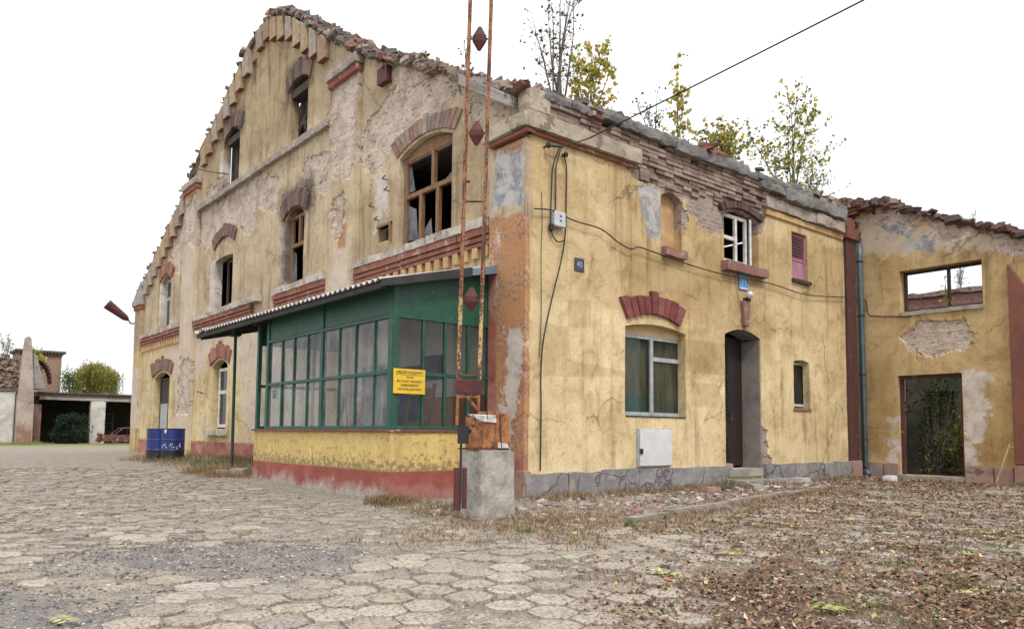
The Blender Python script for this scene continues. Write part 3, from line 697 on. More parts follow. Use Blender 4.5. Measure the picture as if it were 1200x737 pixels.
pilaster(17.0,18.35,9.3,.12,{'peel':[rect(16.8,18.5,7.4,9.0),rect(17.1,18.3,1.6,3.6)],'pale':[rect(16.8,18.5,4.3,7.6),rect(16.9,18.4,.8,5.2)],'orange':[rect(17,18.4,9.05,9.4)]})
CORN={'grey':[[(.8,5.9),(.08,5.75),(.05,4.85),(.85,4.9)]],'orange':[[(.97,4.75),(-.02,4.7),(-.1,.4),(1.,.4)],[(.9,7.),(.1,6.9),(.1,5.8),(.9,5.8)]],
 'white':[[(.50,2.75),(.10,2.75),(.08,2.0),(.2,1.4),(.35,.75),(.53,1.59)],[(.6,1.6),(.4,1.6),(.45,1.2),(.6,1.2)],[(.85,4.4),(.7,4.4),(.72,4.1),(.85,4.1)],[(.8,3.6),(.72,3.6),(.72,3.3),(.8,3.3)]],'olive':[rect(.05,.95,.4,1.6)],'red':[rect(.74,1.,.3,3.85),rect(.0,.5,.3,.75)]}
pilaster(0.0,.96,5.95,.09,CORN,cap=False)
pilaster(23.5,24.4,5.95,.12,{'pale':[rect(23.4,24.5,1.2,3.5)],'olive':[rect(23.4,24.5,0,6)]})
mb=MB()                                                           # sloped shoulder on the far corner
P=PL['gable']; mb.hexa([P(24.5,6.25,.22),P(23.42,6.25,.22),P(23.42,6.25,-.02),P(24.5,6.25,-.02),P(24.42,6.35,.1),P(23.9,7.05,.1),P(23.9,7.05,-.02),P(24.42,6.35,-.02)]); mb.build('pilaster_shoulder',m_conc,B)
# floor band: ledge, mouldings, dentils
def band(a,b,broken=()):
    o=MB(); u=a
    while u<b-.05:
        e=min(b,u+random.uniform(.7,1.3))
        if not any(k[0]<(u+e)/2<k[1] for k in broken):
            prough(o,'gable',u,e-.008,4.66,4.83+random.uniform(-.015,.01),-.03,.17+random.uniform(-.02,.015),step=.13,amp=.016,seed=u)
        u=e
    build_split(o,'ledge',m_white,B)
    mb=MB(); u=a
    while u<b-.02:
        e=min(b,u+random.uniform(.8,1.6))
        if not any(k[0]-.2<(u+e)/2<k[1]-.2 for k in broken):
            prough(mb,'gable',u,e-.004,4.53,4.657,-.03,.13,step=.18,amp=.008,seed=u+3); prough(mb,'gable',u,e-.004,4.43,4.51,-.03,.095,step=.18,amp=.008,seed=u+5); prough(mb,'gable',u,e-.004,4.34,4.41,-.03,.075,step=.18,amp=.006,seed=u+6)
        u=e
    build_split(mb,'red_moulding',m_redmould,B)
    mb=MB(); u=a+.06
    while u<b-.1:
        if not any(k[0]-.4<u<k[1] for k in broken): pbox(mb,'gable',u,u+.15,4.13+random.uniform(-.01,.01),4.335,-.02,.085)
        u+=.30
    build_split(mb,'dentil',m_dentil,B,bevel=.012)
band(.98,5.83); band(7.22,16.98,broken=[(10.6,11.6)]); band(18.37,23.48)
# attic ledge
mb=MB(); u=7.3
while u<16.9:
    e=min(16.98,u+random.uniform(.6,1.4)); prough(mb,'gable',u,e-.01,8.42,8.6+random.uniform(-.02,.02),-.03,.13+random.uniform(-.03,.02),step=.12,amp=.018,seed=u); u=e
mb.build('attic_ledge',m_ledgegrey,B)
# stepped corbels under the verge
def top_at(u):
    for i in range(len(chain)-1):
        (a,va),(b,vb)=chain[i],chain[i+1]
        if b<=u<=a: return va+(vb-va)*(u-a)/(b-a)
    return 6.5
mb=MB(); P=PL['gable']
us=[7.75+.52*i for i in range(18)]+[18.7+.55*i for i in range(9)]
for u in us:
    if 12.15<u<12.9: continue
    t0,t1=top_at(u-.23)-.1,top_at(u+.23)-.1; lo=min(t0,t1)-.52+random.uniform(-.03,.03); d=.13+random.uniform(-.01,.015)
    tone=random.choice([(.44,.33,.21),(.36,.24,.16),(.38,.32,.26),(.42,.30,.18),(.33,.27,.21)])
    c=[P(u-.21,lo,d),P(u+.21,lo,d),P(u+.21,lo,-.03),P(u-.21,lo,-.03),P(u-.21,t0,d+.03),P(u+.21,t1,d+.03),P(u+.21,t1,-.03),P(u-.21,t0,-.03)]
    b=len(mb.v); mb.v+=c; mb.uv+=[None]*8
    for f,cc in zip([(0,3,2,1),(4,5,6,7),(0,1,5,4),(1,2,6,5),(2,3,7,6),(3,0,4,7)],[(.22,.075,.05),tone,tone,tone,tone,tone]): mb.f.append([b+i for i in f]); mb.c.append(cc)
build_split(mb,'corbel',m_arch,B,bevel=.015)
# broken coping of bricks along the verge
mb=MB(); P=PL['gable']
for i in range(len(chain)-1):
    (a,va),(b,vb)=chain[i],chain[i+1]
    rough_box(mb,0,1,-.42,.10,-.10,.10,step=.09,amp=.075,seed=i+.5,freq=3.5,T=lambda q,a=a,va=va,b=b,vb=vb:P(a+(b-a)*q[0],va+(vb-va)*q[0]+q[2]+.07*mnoise.noise(Vector((a*3+q[0]*6,7,0))),q[1]+.03*mnoise.noise(Vector((q[0]*9,a,0)))))
mb.build('mortar_bed',m_mortar,B)
mb=MB()
rubble_line(mb,'gable',chain,-.40,.12,15,(.22,.12,.07),.03)
rubble_line(mb,'gable',right+[(0,6.8)],-.40,.14,34,(.22,.12,.075),.02)
rubble_line(mb,'gable',[(10.5,12.6),(7.5,10.8),(5.5,9.5),(3.2,8.4)],-.4,.05,22,(.22,.12,.08),.10)
mb.build('broken_coping',m_rubble,B)
mb=MB(); P=PL['gable']
rough_box(mb,0,1,0,1,0,1,step=.1,amp=.02,seed=2,T=lambda q:P(1.75-1.5*q[0],7.42+.2*q[2]-.92*q[0],-.05+.3*q[1])); mb.build('concrete_beam',m_conc,B)
mb=MB(); mb.tube([P(4.95,9.3,.1),P(4.75,9.05,.12),P(4.68,8.85,.14)],.03); pbox(mb,'gable',4.55,4.95,8.55,8.9,0,.13); mb.build('rusty_rafter_iron',m_maroon,B)
# windows of the gable
w=window(B,'gable',2.28,4.10,4.84,6.72,-.10,m_wood,[(3.05,5.92,6.7),(2.88,4.86,5.88),(3.48,4.86,5.88)],[(5.9,2.30,4.08)],.085,.09,
   broken=[[(4.02,5.0),(3.62,4.95),(3.7,5.6),(4.02,5.75)],[(4.0,6.0),(3.75,6.0),(3.9,6.55),(4.0,6.5)],[(2.4,5.95),(2.7,5.95),(2.4,6.1)],[(3.4,4.95),(3.1,4.95),(3.15,5.3),(3.4,5.1)]])
mb=MB(); P=PL['gable']                                               # wooden filling of the arch
mb.add([P(u,v,-.12) for u,v in [(2.28,6.6),(4.1,6.6)]+[(4.1-(1.82)*i/8,6.72+.2*(1-(2*i/8-1)**2)) for i in range(9)]],[tuple(range(11))]); mb.build('arch_board',m_wood,B)
brick_arch(B,'gable',2.15,4.24,6.76,.23,.34,15,.035,[(.30,.22,.18),(.32,.19,.15),(.38,.31,.26),(.24,.15,.12),(.22,.19,.18)])
window(B,'gable',8.76,9.81,4.84,6.72,-.13,m_wood,[(9.28,5.95,6.7)],[(5.92,8.78,9.79)],.085,.08,broken=[[(9.72,4.95),(9.45,4.95),(9.5,5.7),(9.72,5.8)]])
brick_arch(B,'gable',8.55,10.02,6.62,.26,.42,9,.05,[(.14,.09,.075),(.18,.11,.085),(.10,.07,.06)])
window(B,'gable',13.78,14.75,4.84,6.4,-.2,m_darkwood,[(14.25,4.86,6.38)],[],.08,.06)
brick_arch(B,'gable',13.6,15.4,6.80,.3,.36,9,.05,[(.20,.12,.09),(.24,.13,.10),(.16,.10,.08)])
window(B,'gable',20.05,21.1,4.84,6.7,-.15,m_greywood,[(20.55,4.86,5.9)],[(5.95,20.07,21.08)],.08,.06,glass=m_glass_dark)
brick_arch(B,'gable',19.85,21.35,6.62,.25,.40,9,.05)
window(B,'gable',13.9,15.02,1.16,3.0,-.15,m_whitewood,[],[(2.25,13.92,15.0)],.10,.06,glass=m_glass_dark)
brick_arch(B,'gable',13.7,15.3,3.08,.22,.42,9,.06,BR,.06)
mb=MB(); prough(mb,'gable',13.65,15.35,.92,1.1,-.05,.18,step=.12,amp=.015); mb.build('sill',m_white,B)
d=window(B,'gable',19.75,21.5,.12,3.0,-.18,m_darkwood,[(20.4,.15,2.95)],[(2.1,19.77,21.48)],.09,.06,glass=None,name='door')
mb=MB(); pbox(mb,'gable',20.45,21.4,.15,2.05,-.22,-.19); mb.build('door_board',m_greywood,d)
mb=MB(); pbox(mb,'gable',19.85,20.35,.15,2.9,-.24,-.21); pbox(mb,'gable',20.45,21.4,2.15,2.9,-.24,-.21); build_split(mb,'door_panel',m_darkwood,d)
brick_arch(B,'gable',19.5,21.8,3.05,.22,.45,11,.05,[(.19,.11,.09),(.24,.13,.10)],.07)
# charred attic windows
for (u0,u1,v1) in ((8.74,9.78,10.3),(13.5,14.55,10.4)):
    mb=MB()
    for k in range(5 if u0<10 else 7):  # farther window has extra boards, added to block the sky
        a=u0+k*.21+random.uniform(-.02,.02); pbox(mb,'gable',a,a+.19,8.74,v1-random.uniform(.0,.2),-.36,-.30+random.uniform(-.02,.04))
    for k in range(7): mb.obox(PL['gable'](u0+random.uniform(.1,.8),random.uniform(8.8,9.4),-.22),(.12,.5,.1),(random.uniform(-1,1),0,random.uniform(-.3,.3)))
    pbox(mb,'gable',u0-.05,u1+.1,v1-.38,v1-.16,-.3,-.03); 
    mb.build('charred_timber',m_darkwood,B)
    brick_arch(B,'gable',u0-.16,u1+.18,v1-.18,.22,.42,9,.05,[(.09,.065,.055),(.15,.10,.085),(.20,.13,.10)],.07)
mb=MB(); mb.tube([PL['gable'](14.2,9.0,.05),PL['gable'](14.8,9.15,.35),PL['gable'](15.4,9.35,.6)],.018); mb.build('wire_bracket',m_rust,B)
mb=MB(); pbox(mb,'gable',4.46,4.97,5.1,5.42,-.22,-.2); mb.build('vent_back',m_dark,B)
mb=MB(); pbox(mb,'gable',4.40,4.46,5.06,5.46,-.1,.05); pbox(mb,'gable',4.40,5.0,5.42,5.47,-.1,.04); build_split(mb,'vent_frame',m_wood,B)
mb=MB()
for (u,v) in ((4.65,6.42),(4.55,6.15),(5.2,5.95),(4.95,5.6),(16.2,2.3),(15.85,2.25),(5.4,4.7)):
    P=PL['gable']; mb.tube([P(u,v,-.02),P(u,v,.12),P(u-.14,v+.03,.13)],.014)
build_split(mb,'wall_hook',m_rust,B)

# ---- street wall
st_top=[(10.95,6.55)]+ragged((10.9,6.62),(0.0,6.62),.25,.04,9.)+[(0,6.62)]
s_out=[(0,-.3),(10.95,-.3)]+st_top
H_lw=arch(2.32,4.10,1.38,3.03,.10,10); H_dr=arch(5.4,6.72,.36,3.16,.15); H_sw=arch(8.08,8.76,1.70,2.76,.06)
H_ni=arch(3.36,3.98,4.68,5.68,.12); H_u2=arch(5.42,6.72,4.72,5.72,.16); H_u3=rect(8.08,8.78,4.72,5.82)
SM={'peel':[[(2.6,6.7),(6.9,6.7),(7.0,6.0),(6.75,5.6),(6.2,5.95),(5.4,5.5),(5.3,5.28),(4.6,5.25),(4.03,5.3),(3.9,5.75),(3.4,5.82),(2.75,5.78),(2.6,5.95)],[(6.62,1.2),(6.97,1.2),(7.15,.4),(6.55,.4)],[(3.96,5.7),(4.12,5.7),(4.12,5.0),(3.98,5.0)]],
 'grey':[[(2.62,5.74),(3.38,5.85),(3.37,4.78),(2.98,4.85),(2.78,5.3)]],
 'patch':[[(.87,3.36),(1.43,3.4),(1.43,2.91),(.87,2.86)],[(4.26,2.08),(5.2,2.12),(5.19,1.63),(4.26,1.6)],[(.35,2.9),(.9,2.86),(.95,2.3),(2.25,2.2),(2.27,2.1),(.35,2.0)],[(4.1,2.95),(5.4,2.95),(5.4,2.3),(4.1,2.28)]],
 'red':[[(.55,.72),(.8,.76),(.82,.70),(.6,.67)],[(2.0,.92),(2.12,.93),(2.12,.86),(2.01,.85)],[(1.36,.67),(1.44,.66),(1.42,.61),(1.37,.61)]],
 'olive':[[(5.2,3.5),(5.9,3.95),(5.95,3.3)],[(6.3,3.95),(7.1,3.3),(6.3,3.3)],rect(4.2,8,4.2,5.5),rect(2.35,5.4,3.3,4.6),rect(4.3,5.4,2.3,3.5),[(4.6,3.0),(5.4,3.5),(7.2,3.4),(7.2,2.6)],rect(8.7,10.5,4.4,5.8)],
 }
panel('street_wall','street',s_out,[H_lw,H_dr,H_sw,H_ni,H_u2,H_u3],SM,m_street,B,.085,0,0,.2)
# slightly raised strip of render at the corner
# plinth stones
mb=MB(); u=-.1; 
while u<5.36:
    e=min(5.38,u+random.uniform(.55,1.15)); prough(mb,'street',u,e+.02,-.35,.44+random.uniform(-.025,.02),-.03,.075+random.uniform(-.012,.015),step=.09,amp=.022,seed=u); u=e
build_split(mb,'plinth',m_plinth,B); mb=MB()
u=6.74
while u<10.5:
    e=min(10.55,u+random.uniform(.55,1.15)); prough(mb,'street',u,e+.02,-.35,.44+random.uniform(-.025,.02),-.03,.085+random.uniform(-.012,.015),step=.09,amp=.022,seed=u); u=e
build_split(mb,'plinth',m_plinth,B)
mb=MB(); prough(mb,'gable',-.06,.99,-.35,.46,-.03,.13,step=.1,amp=.02); prough(mb,'street',10.5,11.0,-.3,.46,-.03,.14,step=.1,amp=.02); build_split(mb,'corner_plinth',m_plinth2,B)
# corner pilaster on the street side and end pilaster
mb=MB(); pbox(mb,'street',10.55,10.98,.46,6.05,-.02,.08); mb.build('end_pilaster',m_redpaint,B,bevel=.012)
mb=MB(); prough(mb,'street',10.45,11.05,6.05,6.35,-.02,.16,step=.12,amp=.02); prough(mb,'street',10.5,11.02,6.36,6.6,-.1,.1,step=.12,amp=.03); build_split(mb,'end_pilaster_cap',m_brownred,B)
# cornice: mouldings, blocks, brick courses, gutter slab
mb=MB(); pbox(mb,'street',-.1,2.62,6.02,6.09,-.02,.06); pbox(mb,'gable',-.098,.98,6.02,6.09,-.02,.15); build_split(mb,'cornice_moulding',m_redmould,B,bevel=.01)
mb=MB()
prough(mb,'street',-.18,2.65,6.095,6.37,-.05,.15,step=.1,amp=.014,seed=1); prough(mb,'gable',-.14,1.08,6.097,6.35,-.05,.22,step=.1,amp=.016,seed=2)
prough(mb,'street',-.12,.35,6.40,6.78,-.2,.12,step=.1,amp=.03,seed=4)
build_split(mb,'cornice_block',m_cornice,B)
mb=MB(); 
def course(v0,v1,d,u0,u1,cols,miss=.0,amp=.006):
    u=u0
    while u<u1:
        e=u+.26
        if random.random()>miss: pbox(mb,'street',u,e-.006,v0,v1-.007,-.12,d+random.choice((0,0,0,-.03))+random.uniform(-.012,.008),random.choice(cols))
        u=e
PB=[(.28,.20,.165),(.24,.16,.13),(.34,.27,.22),(.26,.195,.165),(.20,.13,.105),(.31,.245,.205)]
for k,(v,d) in enumerate(((6.09,.03),(6.17,.055),(6.25,.075),(6.33,.075))): course(v,v+.08,d,2.68,7.0,PB,.02)
for k,(v,d) in enumerate(((6.17,.06),(6.25,.075),(6.33,.08))): course(v,v+.08,d,7.0,9.3,PB,.12)
for k,(v,d) in enumerate(((6.41,.08),(6.49,.10),(6.57,.12))): course(v,v+.08,d,.3,10.4,PB,.05)
for v in (5.86,5.94,6.015): course(v,v+.08,.02,2.75,5.2,PB,.25)
mb.build('brick_cornice',m_arch,B,bevel=.008)
mb=MB(); pbox(mb,'street',7.0,10.45,6.0,6.14,-.02,.05); mb.build('plaster_fascia',m_dentil,B,bevel=.01)
mb=MB()
prough(mb,'street',6.9,9.2,6.15,6.40,-.02,.10,step=.11,amp=.03,seed=11); prough(mb,'street',9.0,10.4,6.15,6.42,-.02,.14,step=.11,amp=.04,seed=12)
build_split(mb,'patched_render',m_ledgegrey,B)
mb=MB(); u=.25
segs=[(.22,1.25,.0),(1.45,2.1,.02),(2.05,3.7,.0),(3.62,5.0,-.04),(4.95,6.5,-.02),(6.48,8.0,.03),(7.95,9.2,0.),(9.15,10.5,-.05)]
for i,(a,b,dz) in enumerate(segs):
    u=a
    while u<b-.02:
        e=min(b,u+random.uniform(.5,1.5)); prough(mb,'street',u-.02,e+.02,6.655+dz+random.uniform(-.03,.02),6.84+dz+random.uniform(-.07,.07),-.45,.20+random.uniform(-.07,.03),step=.07,amp=.034,seed=20+i+u,freq=4.2); u=e
for i,(a,b,v0) in enumerate(((6.6,7.6,6.5),(7.5,8.8,6.42),(8.6,10.4,6.45))): prough(mb,'street',a,b,v0,6.7,-.1,.22,step=.1,amp=.05,seed=40+i)
mb.build('gutter_slab',m_slab,B)
mb=MB(); rubble_line(mb,'street',[(.2,6.86),(10.6,6.84)],-.4,.1,6,(.24,.12,.08),.03); mb.build('loose_brick_edge',m_rubble,B); mb=MB(); rubble_line(mb,'street',[(1.2,6.7),(1.5,6.7)],.05,.2,20,(.2,.11,.07),0.); mb.build('loose_brick_edge',m_rubble,B); mb=MB(); rubble_line(mb,'street',[(4.3,6.86),(5.2,6.9)],-.2,.2,10,(.3,.14,.07),.0,[(.32,.15,.11)]); mb.build('loose_brick_edge',m_rubble,B)
# street windows
w=window(B,'street',2.34,4.30,1.40,2.94,-.17,m_greywood,[(3.27,1.42,2.92)],[(2.5,3.29,4.28)],.075,.06,glass=m_glass_win)
mb=MB(); P=PL['street']
for k in range(40):
    u0=2.36+k*.048; mb.add([P(u0,1.45,-.27+.03*math.sin(k*1.9)),P(u0+.048,1.45,-.27+.03*math.sin((k+1)*1.9)),P(u0+.048,2.9,-.27+.02*math.sin((k+1)*1.9)),P(u0,2.9,-.27+.02*math.sin(k*1.9))],[(0,1,2,3)])
mb.build('curtain',m_curtain,w)
mb=MB(); mb.add([P(u,v,-.175) for u,v in [(2.3,2.93),(4.3,2.93)]+[(4.3-2.*i/8,3.0+.14*(1-(2*i/8-1)**2)) for i in range(9)]],[tuple(range(11))],uvs=[(u,v) for u,v in [(2.3,2.93),(4.3,2.93)]+[(4.3-2.*i/8,3.0+.14*(1-(2*i/8-1)**2)) for i in range(9)]]); o=mb.build('arch_infill',m_cream,B)
mb=MB(); pbox(mb,'street',2.34,4.07,1.381,1.40,-.2,.02); mb.build('sill',m_dark,w)
brick_arch(B,'street',2.34,3.86,3.16,.16,.36,9,.07,[(.20,.055,.05),(.17,.045,.042),(.23,.075,.066)],.03)
# entrance
dr=MB(); pbox(dr,'street',5.35,6.75,.40,3.2,-.52,-.46); d=dr.build('door',m_doorwood,B)
mb=MB()
for k in range(34):
    v=.5+k*.075
    if 1.05<v<1.55: mb=mb.v and mb.build('louvre',m_doorwood,d) and MB() or MB(); continue
    if 2.35<v<2.45: continue
    mb.obox(PL['street'](5.82,v,-.445),(.66,.05,.014),(.5,0,0))
mb.build('louvre',m_doorwood,d)
mb=MB(); mb.obox(PL['street'](6.2,1.45,-.42),(.03,.08,.16)); mb.build('handle',m_rust,d)
mb=MB(); pbox(mb,'street',6.695,6.80,.37,3.13,-.5,-.012); build_split(mb,'door_reveal',m_doorgrey,B)
mb=MB(); P=PL['street']
aa=[(5.4+1.32*i/10, 3.16+.15*(1-(2*i/10-1)**2)) for i in range(11)]
for i in range(10): mb.add([P(aa[i][0],aa[i][1]-.012,-.02),P(aa[i+1][0],aa[i+1][1]-.012,-.02),P(*aa[i+1],-.5),P(*aa[i],-.5)],[(0,1,2,3)])
mb.build('door_vault',m_doorgrey,B)
mb=MB(); prough(mb,'street',5.42,6.7,.2,.36,-.5,.06,step=.12,amp=.012,seed=3); prough(mb,'street',5.5,7.3,-.1,.14,.0,.42,step=.12,amp=.015,seed=4); build_split(mb,'doorstep',m_conc,B)
mb=MB(); prough(mb,'street',5.42,5.68,.362,.47,-.25,.0,step=.1,amp=.015,seed=5); mb.build('loose_threshold_brick',m_plinth2,B)
mb=MB(); P=PL['street']; mb.hexa([P(6.02,3.38,.09),P(6.18,3.38,.09),P(6.18,3.38,-.03),P(6.02,3.38,-.03),P(5.97,3.92,.1),P(6.24,3.92,.1),P(6.24,3.92,-.03),P(5.97,3.92,-.03)]); mb.build('keystone',m_sill,B,bevel=.015)
window(B,'street',8.10,8.82,1.74,2.78,-.16,m_whitewood,[],[],.06,.05,glass=m_glass_dark)
mb=MB(); pbox(mb,'street',8.05,8.8,1.63,1.70,-.15,.03); mb.build('sill',m_sill,B,bevel=.01)
mb=MB(); pbox(mb,'street',3.3,4.05,4.66,5.85,-.24,-.18); o=mb.build('blind_niche',m_dentil,B)
mb=MB(); prough(mb,'street',3.36,4.08,4.5,4.67,-.1,.12,step=.12,amp=.02); mb.build('sill',m_sill,B)
window(B,'street',5.46,6.42,4.74,5.80,-.10,m_whitewood,[(6.0,4.76,5.78)],[(5.28,5.5,6.0)],.075,.06)
mb=MB(); mb.hexa([PL['street'](u,v,d) for u,v,d in ((6.40,4.74,-.02),(6.47,4.74,-.02),(6.72,4.74,-.30),(6.65,4.74,-.30),(6.40,5.78,-.02),(6.47,5.78,-.02),(6.72,5.78,-.30),(6.65,5.78,-.30))]); mb.build('open_casement',m_whitewood,B)
mb=MB(); prough(mb,'street',5.3,6.85,4.5,4.70,-.1,.16,step=.12,amp=.015); mb.build('sill',m_sill,B)
brick_arch(B,'street',5.32,6.82,5.76,.16,.14,11,.05,[(.07,.045,.04),(.11,.06,.05)],.02)
w=window(B,'street',8.10,8.80,4.74,5.80,-.07,m_pink,[],[(5.2,8.12,8.78)],.05,.05)
mb=MB(); pbox(mb,'street',8.12,8.8,4.76,5.18,-.11,-.09)
for k in range(9): mb.obox(PL['street'](8.46,5.26+k*.057,-.09),(.64,.055,.012),(.6,0,0))
mb.build('louvre',m_pink,w)
mb=MB(); pbox(mb,'street',8.05,8.85,4.62,4.70,-.1,.07); mb.build('sill',m_darkwood,B)
# floors and rear walls, added so the window openings stay dark
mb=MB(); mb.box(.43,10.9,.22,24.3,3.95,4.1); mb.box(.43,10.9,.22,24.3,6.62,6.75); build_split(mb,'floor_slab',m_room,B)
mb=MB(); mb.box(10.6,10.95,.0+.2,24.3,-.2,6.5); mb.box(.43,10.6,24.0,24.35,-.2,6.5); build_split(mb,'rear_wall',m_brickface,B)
mb=MB(); mb.box(.25,10.6,.21,.24,6.0,6.5); mb.box(3.2,3.35,.25,24,.0,3.94); mb.box(3.2,3.35,.25,24,4.11,6.6); mb.hexa([(1.7,1.6,6.76),(1.9,1.6,6.76),(1.9,12.2,6.76),(1.7,12.2,6.76),(1.7,1.6,7.3),(1.9,1.6,7.3),(1.9,12.2,11.9),(1.7,12.2,11.9)]); mb.hexa([(1.7,12.2,6.76),(1.9,12.2,6.76),(1.9,13.6,6.76),(1.7,13.6,6.76),(1.7,12.2,11.9),(1.9,12.2,11.9),(1.9,13.6,11.0),(1.7,13.6,11.0)]); build_split(mb,'added_partition',m_room,B)  # sloped upper walls added unseen, blocking sky behind the gable openings

# ------------------------------------------------------------------ PORCH
PO=empty('glazed_porch',(-1,3.7,0),'green painted glazed porch with yellow and red base built against the old house','porch')
pz=-.45
def rect_uv(mb,pl,u0,u1,v0,v1,d,uo=0,ustep=.25):
    P=PL[pl]; nu=max(1,int((u1-u0)/ustep)); nv=max(1,int((v1-v0)/ustep)); vs=[];uv=[];fs=[]
    for i in range(nu+1):
        for j in range(nv+1):
            u=u0+(u1-u0)*i/nu; v=v0+(v1-v0)*j/nv; vs.append(P(u,v,d+mnoise.noise(Vector((u*1.3,v*1.3,uo)))*.02*(0<i<nu))); uv.append((u+uo,v))
    for i in range(nu):
        for j in range(nv): a=i*(nv+1)+j; fs.append((a,a+nv+1,a+nv+2,a+1))
    mb.add(vs,fs,None,uv)
mb=MB()
rect_uv(mb,'pfront',.97,6.5,pz,1.06,0); rect_uv(mb,'pend',-1.98,0.0,pz,1.06,0,9.); rect_uv(mb,'pback',-1.98,0,pz,1.06,0,19.)
mb.build('base_wall',m_rough,PO)
mb=MB(); mb.box(-1.97,-.1,.98,6.49,pz,.2); mb.build('porch_floor',m_conc,PO)
mb=MB(); mb.box(-2.03,-1.78,.93,6.53,1.062,1.10); mb.box(-1.78,-.08,.93,1.2,1.062,1.10); build_split(mb,'sill_board',m_brownred,PO,bevel=.008)
fy=[1.0,1.55,2.18,2.77,3.43,4.04,4.64,5.2,5.9]
fr=MB()
def post(pl,u,v0,v1,w,d0=-.08,d1=0.01): pbox(fr,pl,u-w/2,u+w/2,v0,v1,d0,d1)
post('pfront',1.045,1.10,3.42,.13,-.13,.0); post('pfront',3.43,1.10,3.4,.10); post('pfront',5.9,1.10,3.4,.11)
for y in fy[1:4]+fy[5:8]: post('pfront',y,1.16,2.86,.04,-.06,.0)
for y0,y1 in ((1.11,3.38),(3.48,5.845)):
    for v in (1.13,2.0,2.885): pbox(fr,'pfront',y0,y1,v-.03,v+.03,-.07,.004)
ex=[-1.91,-1.4,-.97,-.5,-.06]
post('pend',-1.923,1.10,3.5,.1,-.10,.012); 
for x in ex[1:4]: post('pend',x,1.16,2.86,.045,-.06,.0)
post('pend',-.05,1.10,3.85,.07)
for v in (1.13,1.99,2.89): pbox(fr,'pend',-1.88,-.085,v-.03,v+.03,-.07,.004)
for x in (-1.4,-.7,-.05): post('pback',x,1.10,3.4,.06)
post('pback',-1.93,1.10,3.4,.08)
for v in (1.13,2.0,2.89): pbox(fr,'pback',-1.9,-.08,v-.03,v+.03,-.07,.004)
fr.build('window_frame',m_green,PO,bevel=.006)
def rz(x): return 3.88+.234*x
hb=MB(); P=PL['pfront']
for y0,y1 in ((1.11,3.38),(3.48,4.6),(4.6,5.845)): pbox(hb,'pfront',y0+.004,y1-.004,2.92,3.41,-.05,-.015)
Q=PL['pend']; hb.hexa([Q(-1.88,2.92,-.015),Q(-.085,2.92,-.015),Q(-.085,2.92,-.05),Q(-1.88,2.92,-.05),Q(-1.88,rz(-1.88)-.02,-.015),Q(-.085,rz(-.085)-.02,-.015),Q(-.085,rz(-.085)-.02,-.05),Q(-1.88,rz(-1.88)-.02,-.05)])
pbox(hb,'pback',-1.9,-.08,2.92,3.42,-.05,-.015)
build_split(hb,'header_board',m_green,PO,bevel=.005)
def pane(pl,u0,u1,v0,v1,mat):
    g=MB(); P=PL[pl]; d=-.03+random.uniform(-.003,.003); g.add([P(u0,v0,d),P(u1,v0,d+random.uniform(-.004,.004)),P(u1,v1,d),P(u0,v1,d)],[out4(pl)]); g.build('pane',mat,PO)
for a,b in zip(fy[:-1],fy[1:]):
    for v0,v1 in ((1.15,1.98),(2.02,2.87)): pane('pfront',a+.02,b-.02,v0,v1,m_glass)
for a,b in zip(ex[:-1],ex[1:]):
    for v0,v1 in ((1.15,1.97),(2.01,2.87)):
        pane('pend',a+.02,b-.02,v0,v1,m_glass_end)
for a,b in ((-1.9,-1.4),(-1.4,-.7),(-.7,-.08)): pane('pback',a+.02,b-.02,1.15,2.87,m_glass)
# corrugated roof and fascia
mb=MB(); n=520; y0,y1=.75,9.5; vs=[];fs=[]
for i in range(n+1):
    y=y0+(y1-y0)*i/n; c=.026*math.sin((y-y0)/.177*2*math.pi); e=.02*mnoise.noise(Vector((int((y)/.9)*3.1,0,0)))
    for x in (0.0,-2.36+e): 
        for dz in (0,.012): vs.append((x,y,rz(x)+.04+c+dz+ (0 if y<8.6 else -.03*math.sin(y*9)*(x<-1))))
for i in range(n):
    a=i*4; b=a+4
    fs+=[(a+1,a+3,b+3,b+1),(a,b,b+2,a+2),(a+2,b+2,b+3,a+3)]
fs+=[(0,2,3,1),(n*4,n*4+1,n*4+3,n*4+2)]
mb.add(vs,fs); mb.build('corrugated_roof',m_sheet,PO,smooth=False)
mb=MB(); 
mb.hexa([(0,.78,rz(0)-.03),(-2.24,.78,rz(-2.24)-.03),(-2.24,9.4,rz(-2.24)-.03),(0,9.4,rz(0)-.03),(0,.78,rz(0)-.005),(-2.24,.78,rz(-2.24)-.005),(-2.24,9.4,rz(-2.24)-.005),(0,9.4,rz(0)-.005)])
mb.box(-2.32,-2.245,.76,9.42,rz(-2.3)-.09,rz(-2.3)-.005)
for y in (6.0,7.2,8.4,9.3): mb.hexa([(0,y,rz(0)-.15),(-2.24,y,rz(-2.24)-.15),(-2.24,y+.07,rz(-2.24)-.15),(0,y+.07,rz(0)-.15),(0,y,rz(0)-.032),(-2.24,y,rz(-2.24)-.032),(-2.24,y+.07,rz(-2.24)-.032),(0,y+.07,rz(0)-.032)])
mb.build('roof_boards',m_bitumen,PO)
def flash(x0,x1,mat,nm):
    m=MB(); m.hexa([(x0,.722,rz(x0)-.085),(x1,.722,rz(x1)-.07),(x1,.745,rz(x1)-.07),(x0,.745,rz(x0)-.085),(x0,.722,rz(x0)+.07),(x1,.722,rz(x1)+.045),(x1,.745,rz(x1)+.045),(x0,.745,rz(x0)+.07)]); m.build(nm,mat,PO)
flash(0,-.62,m_tin,'tin_flashing'); flash(-.625,-2.34,m_bitumen,'verge_board')
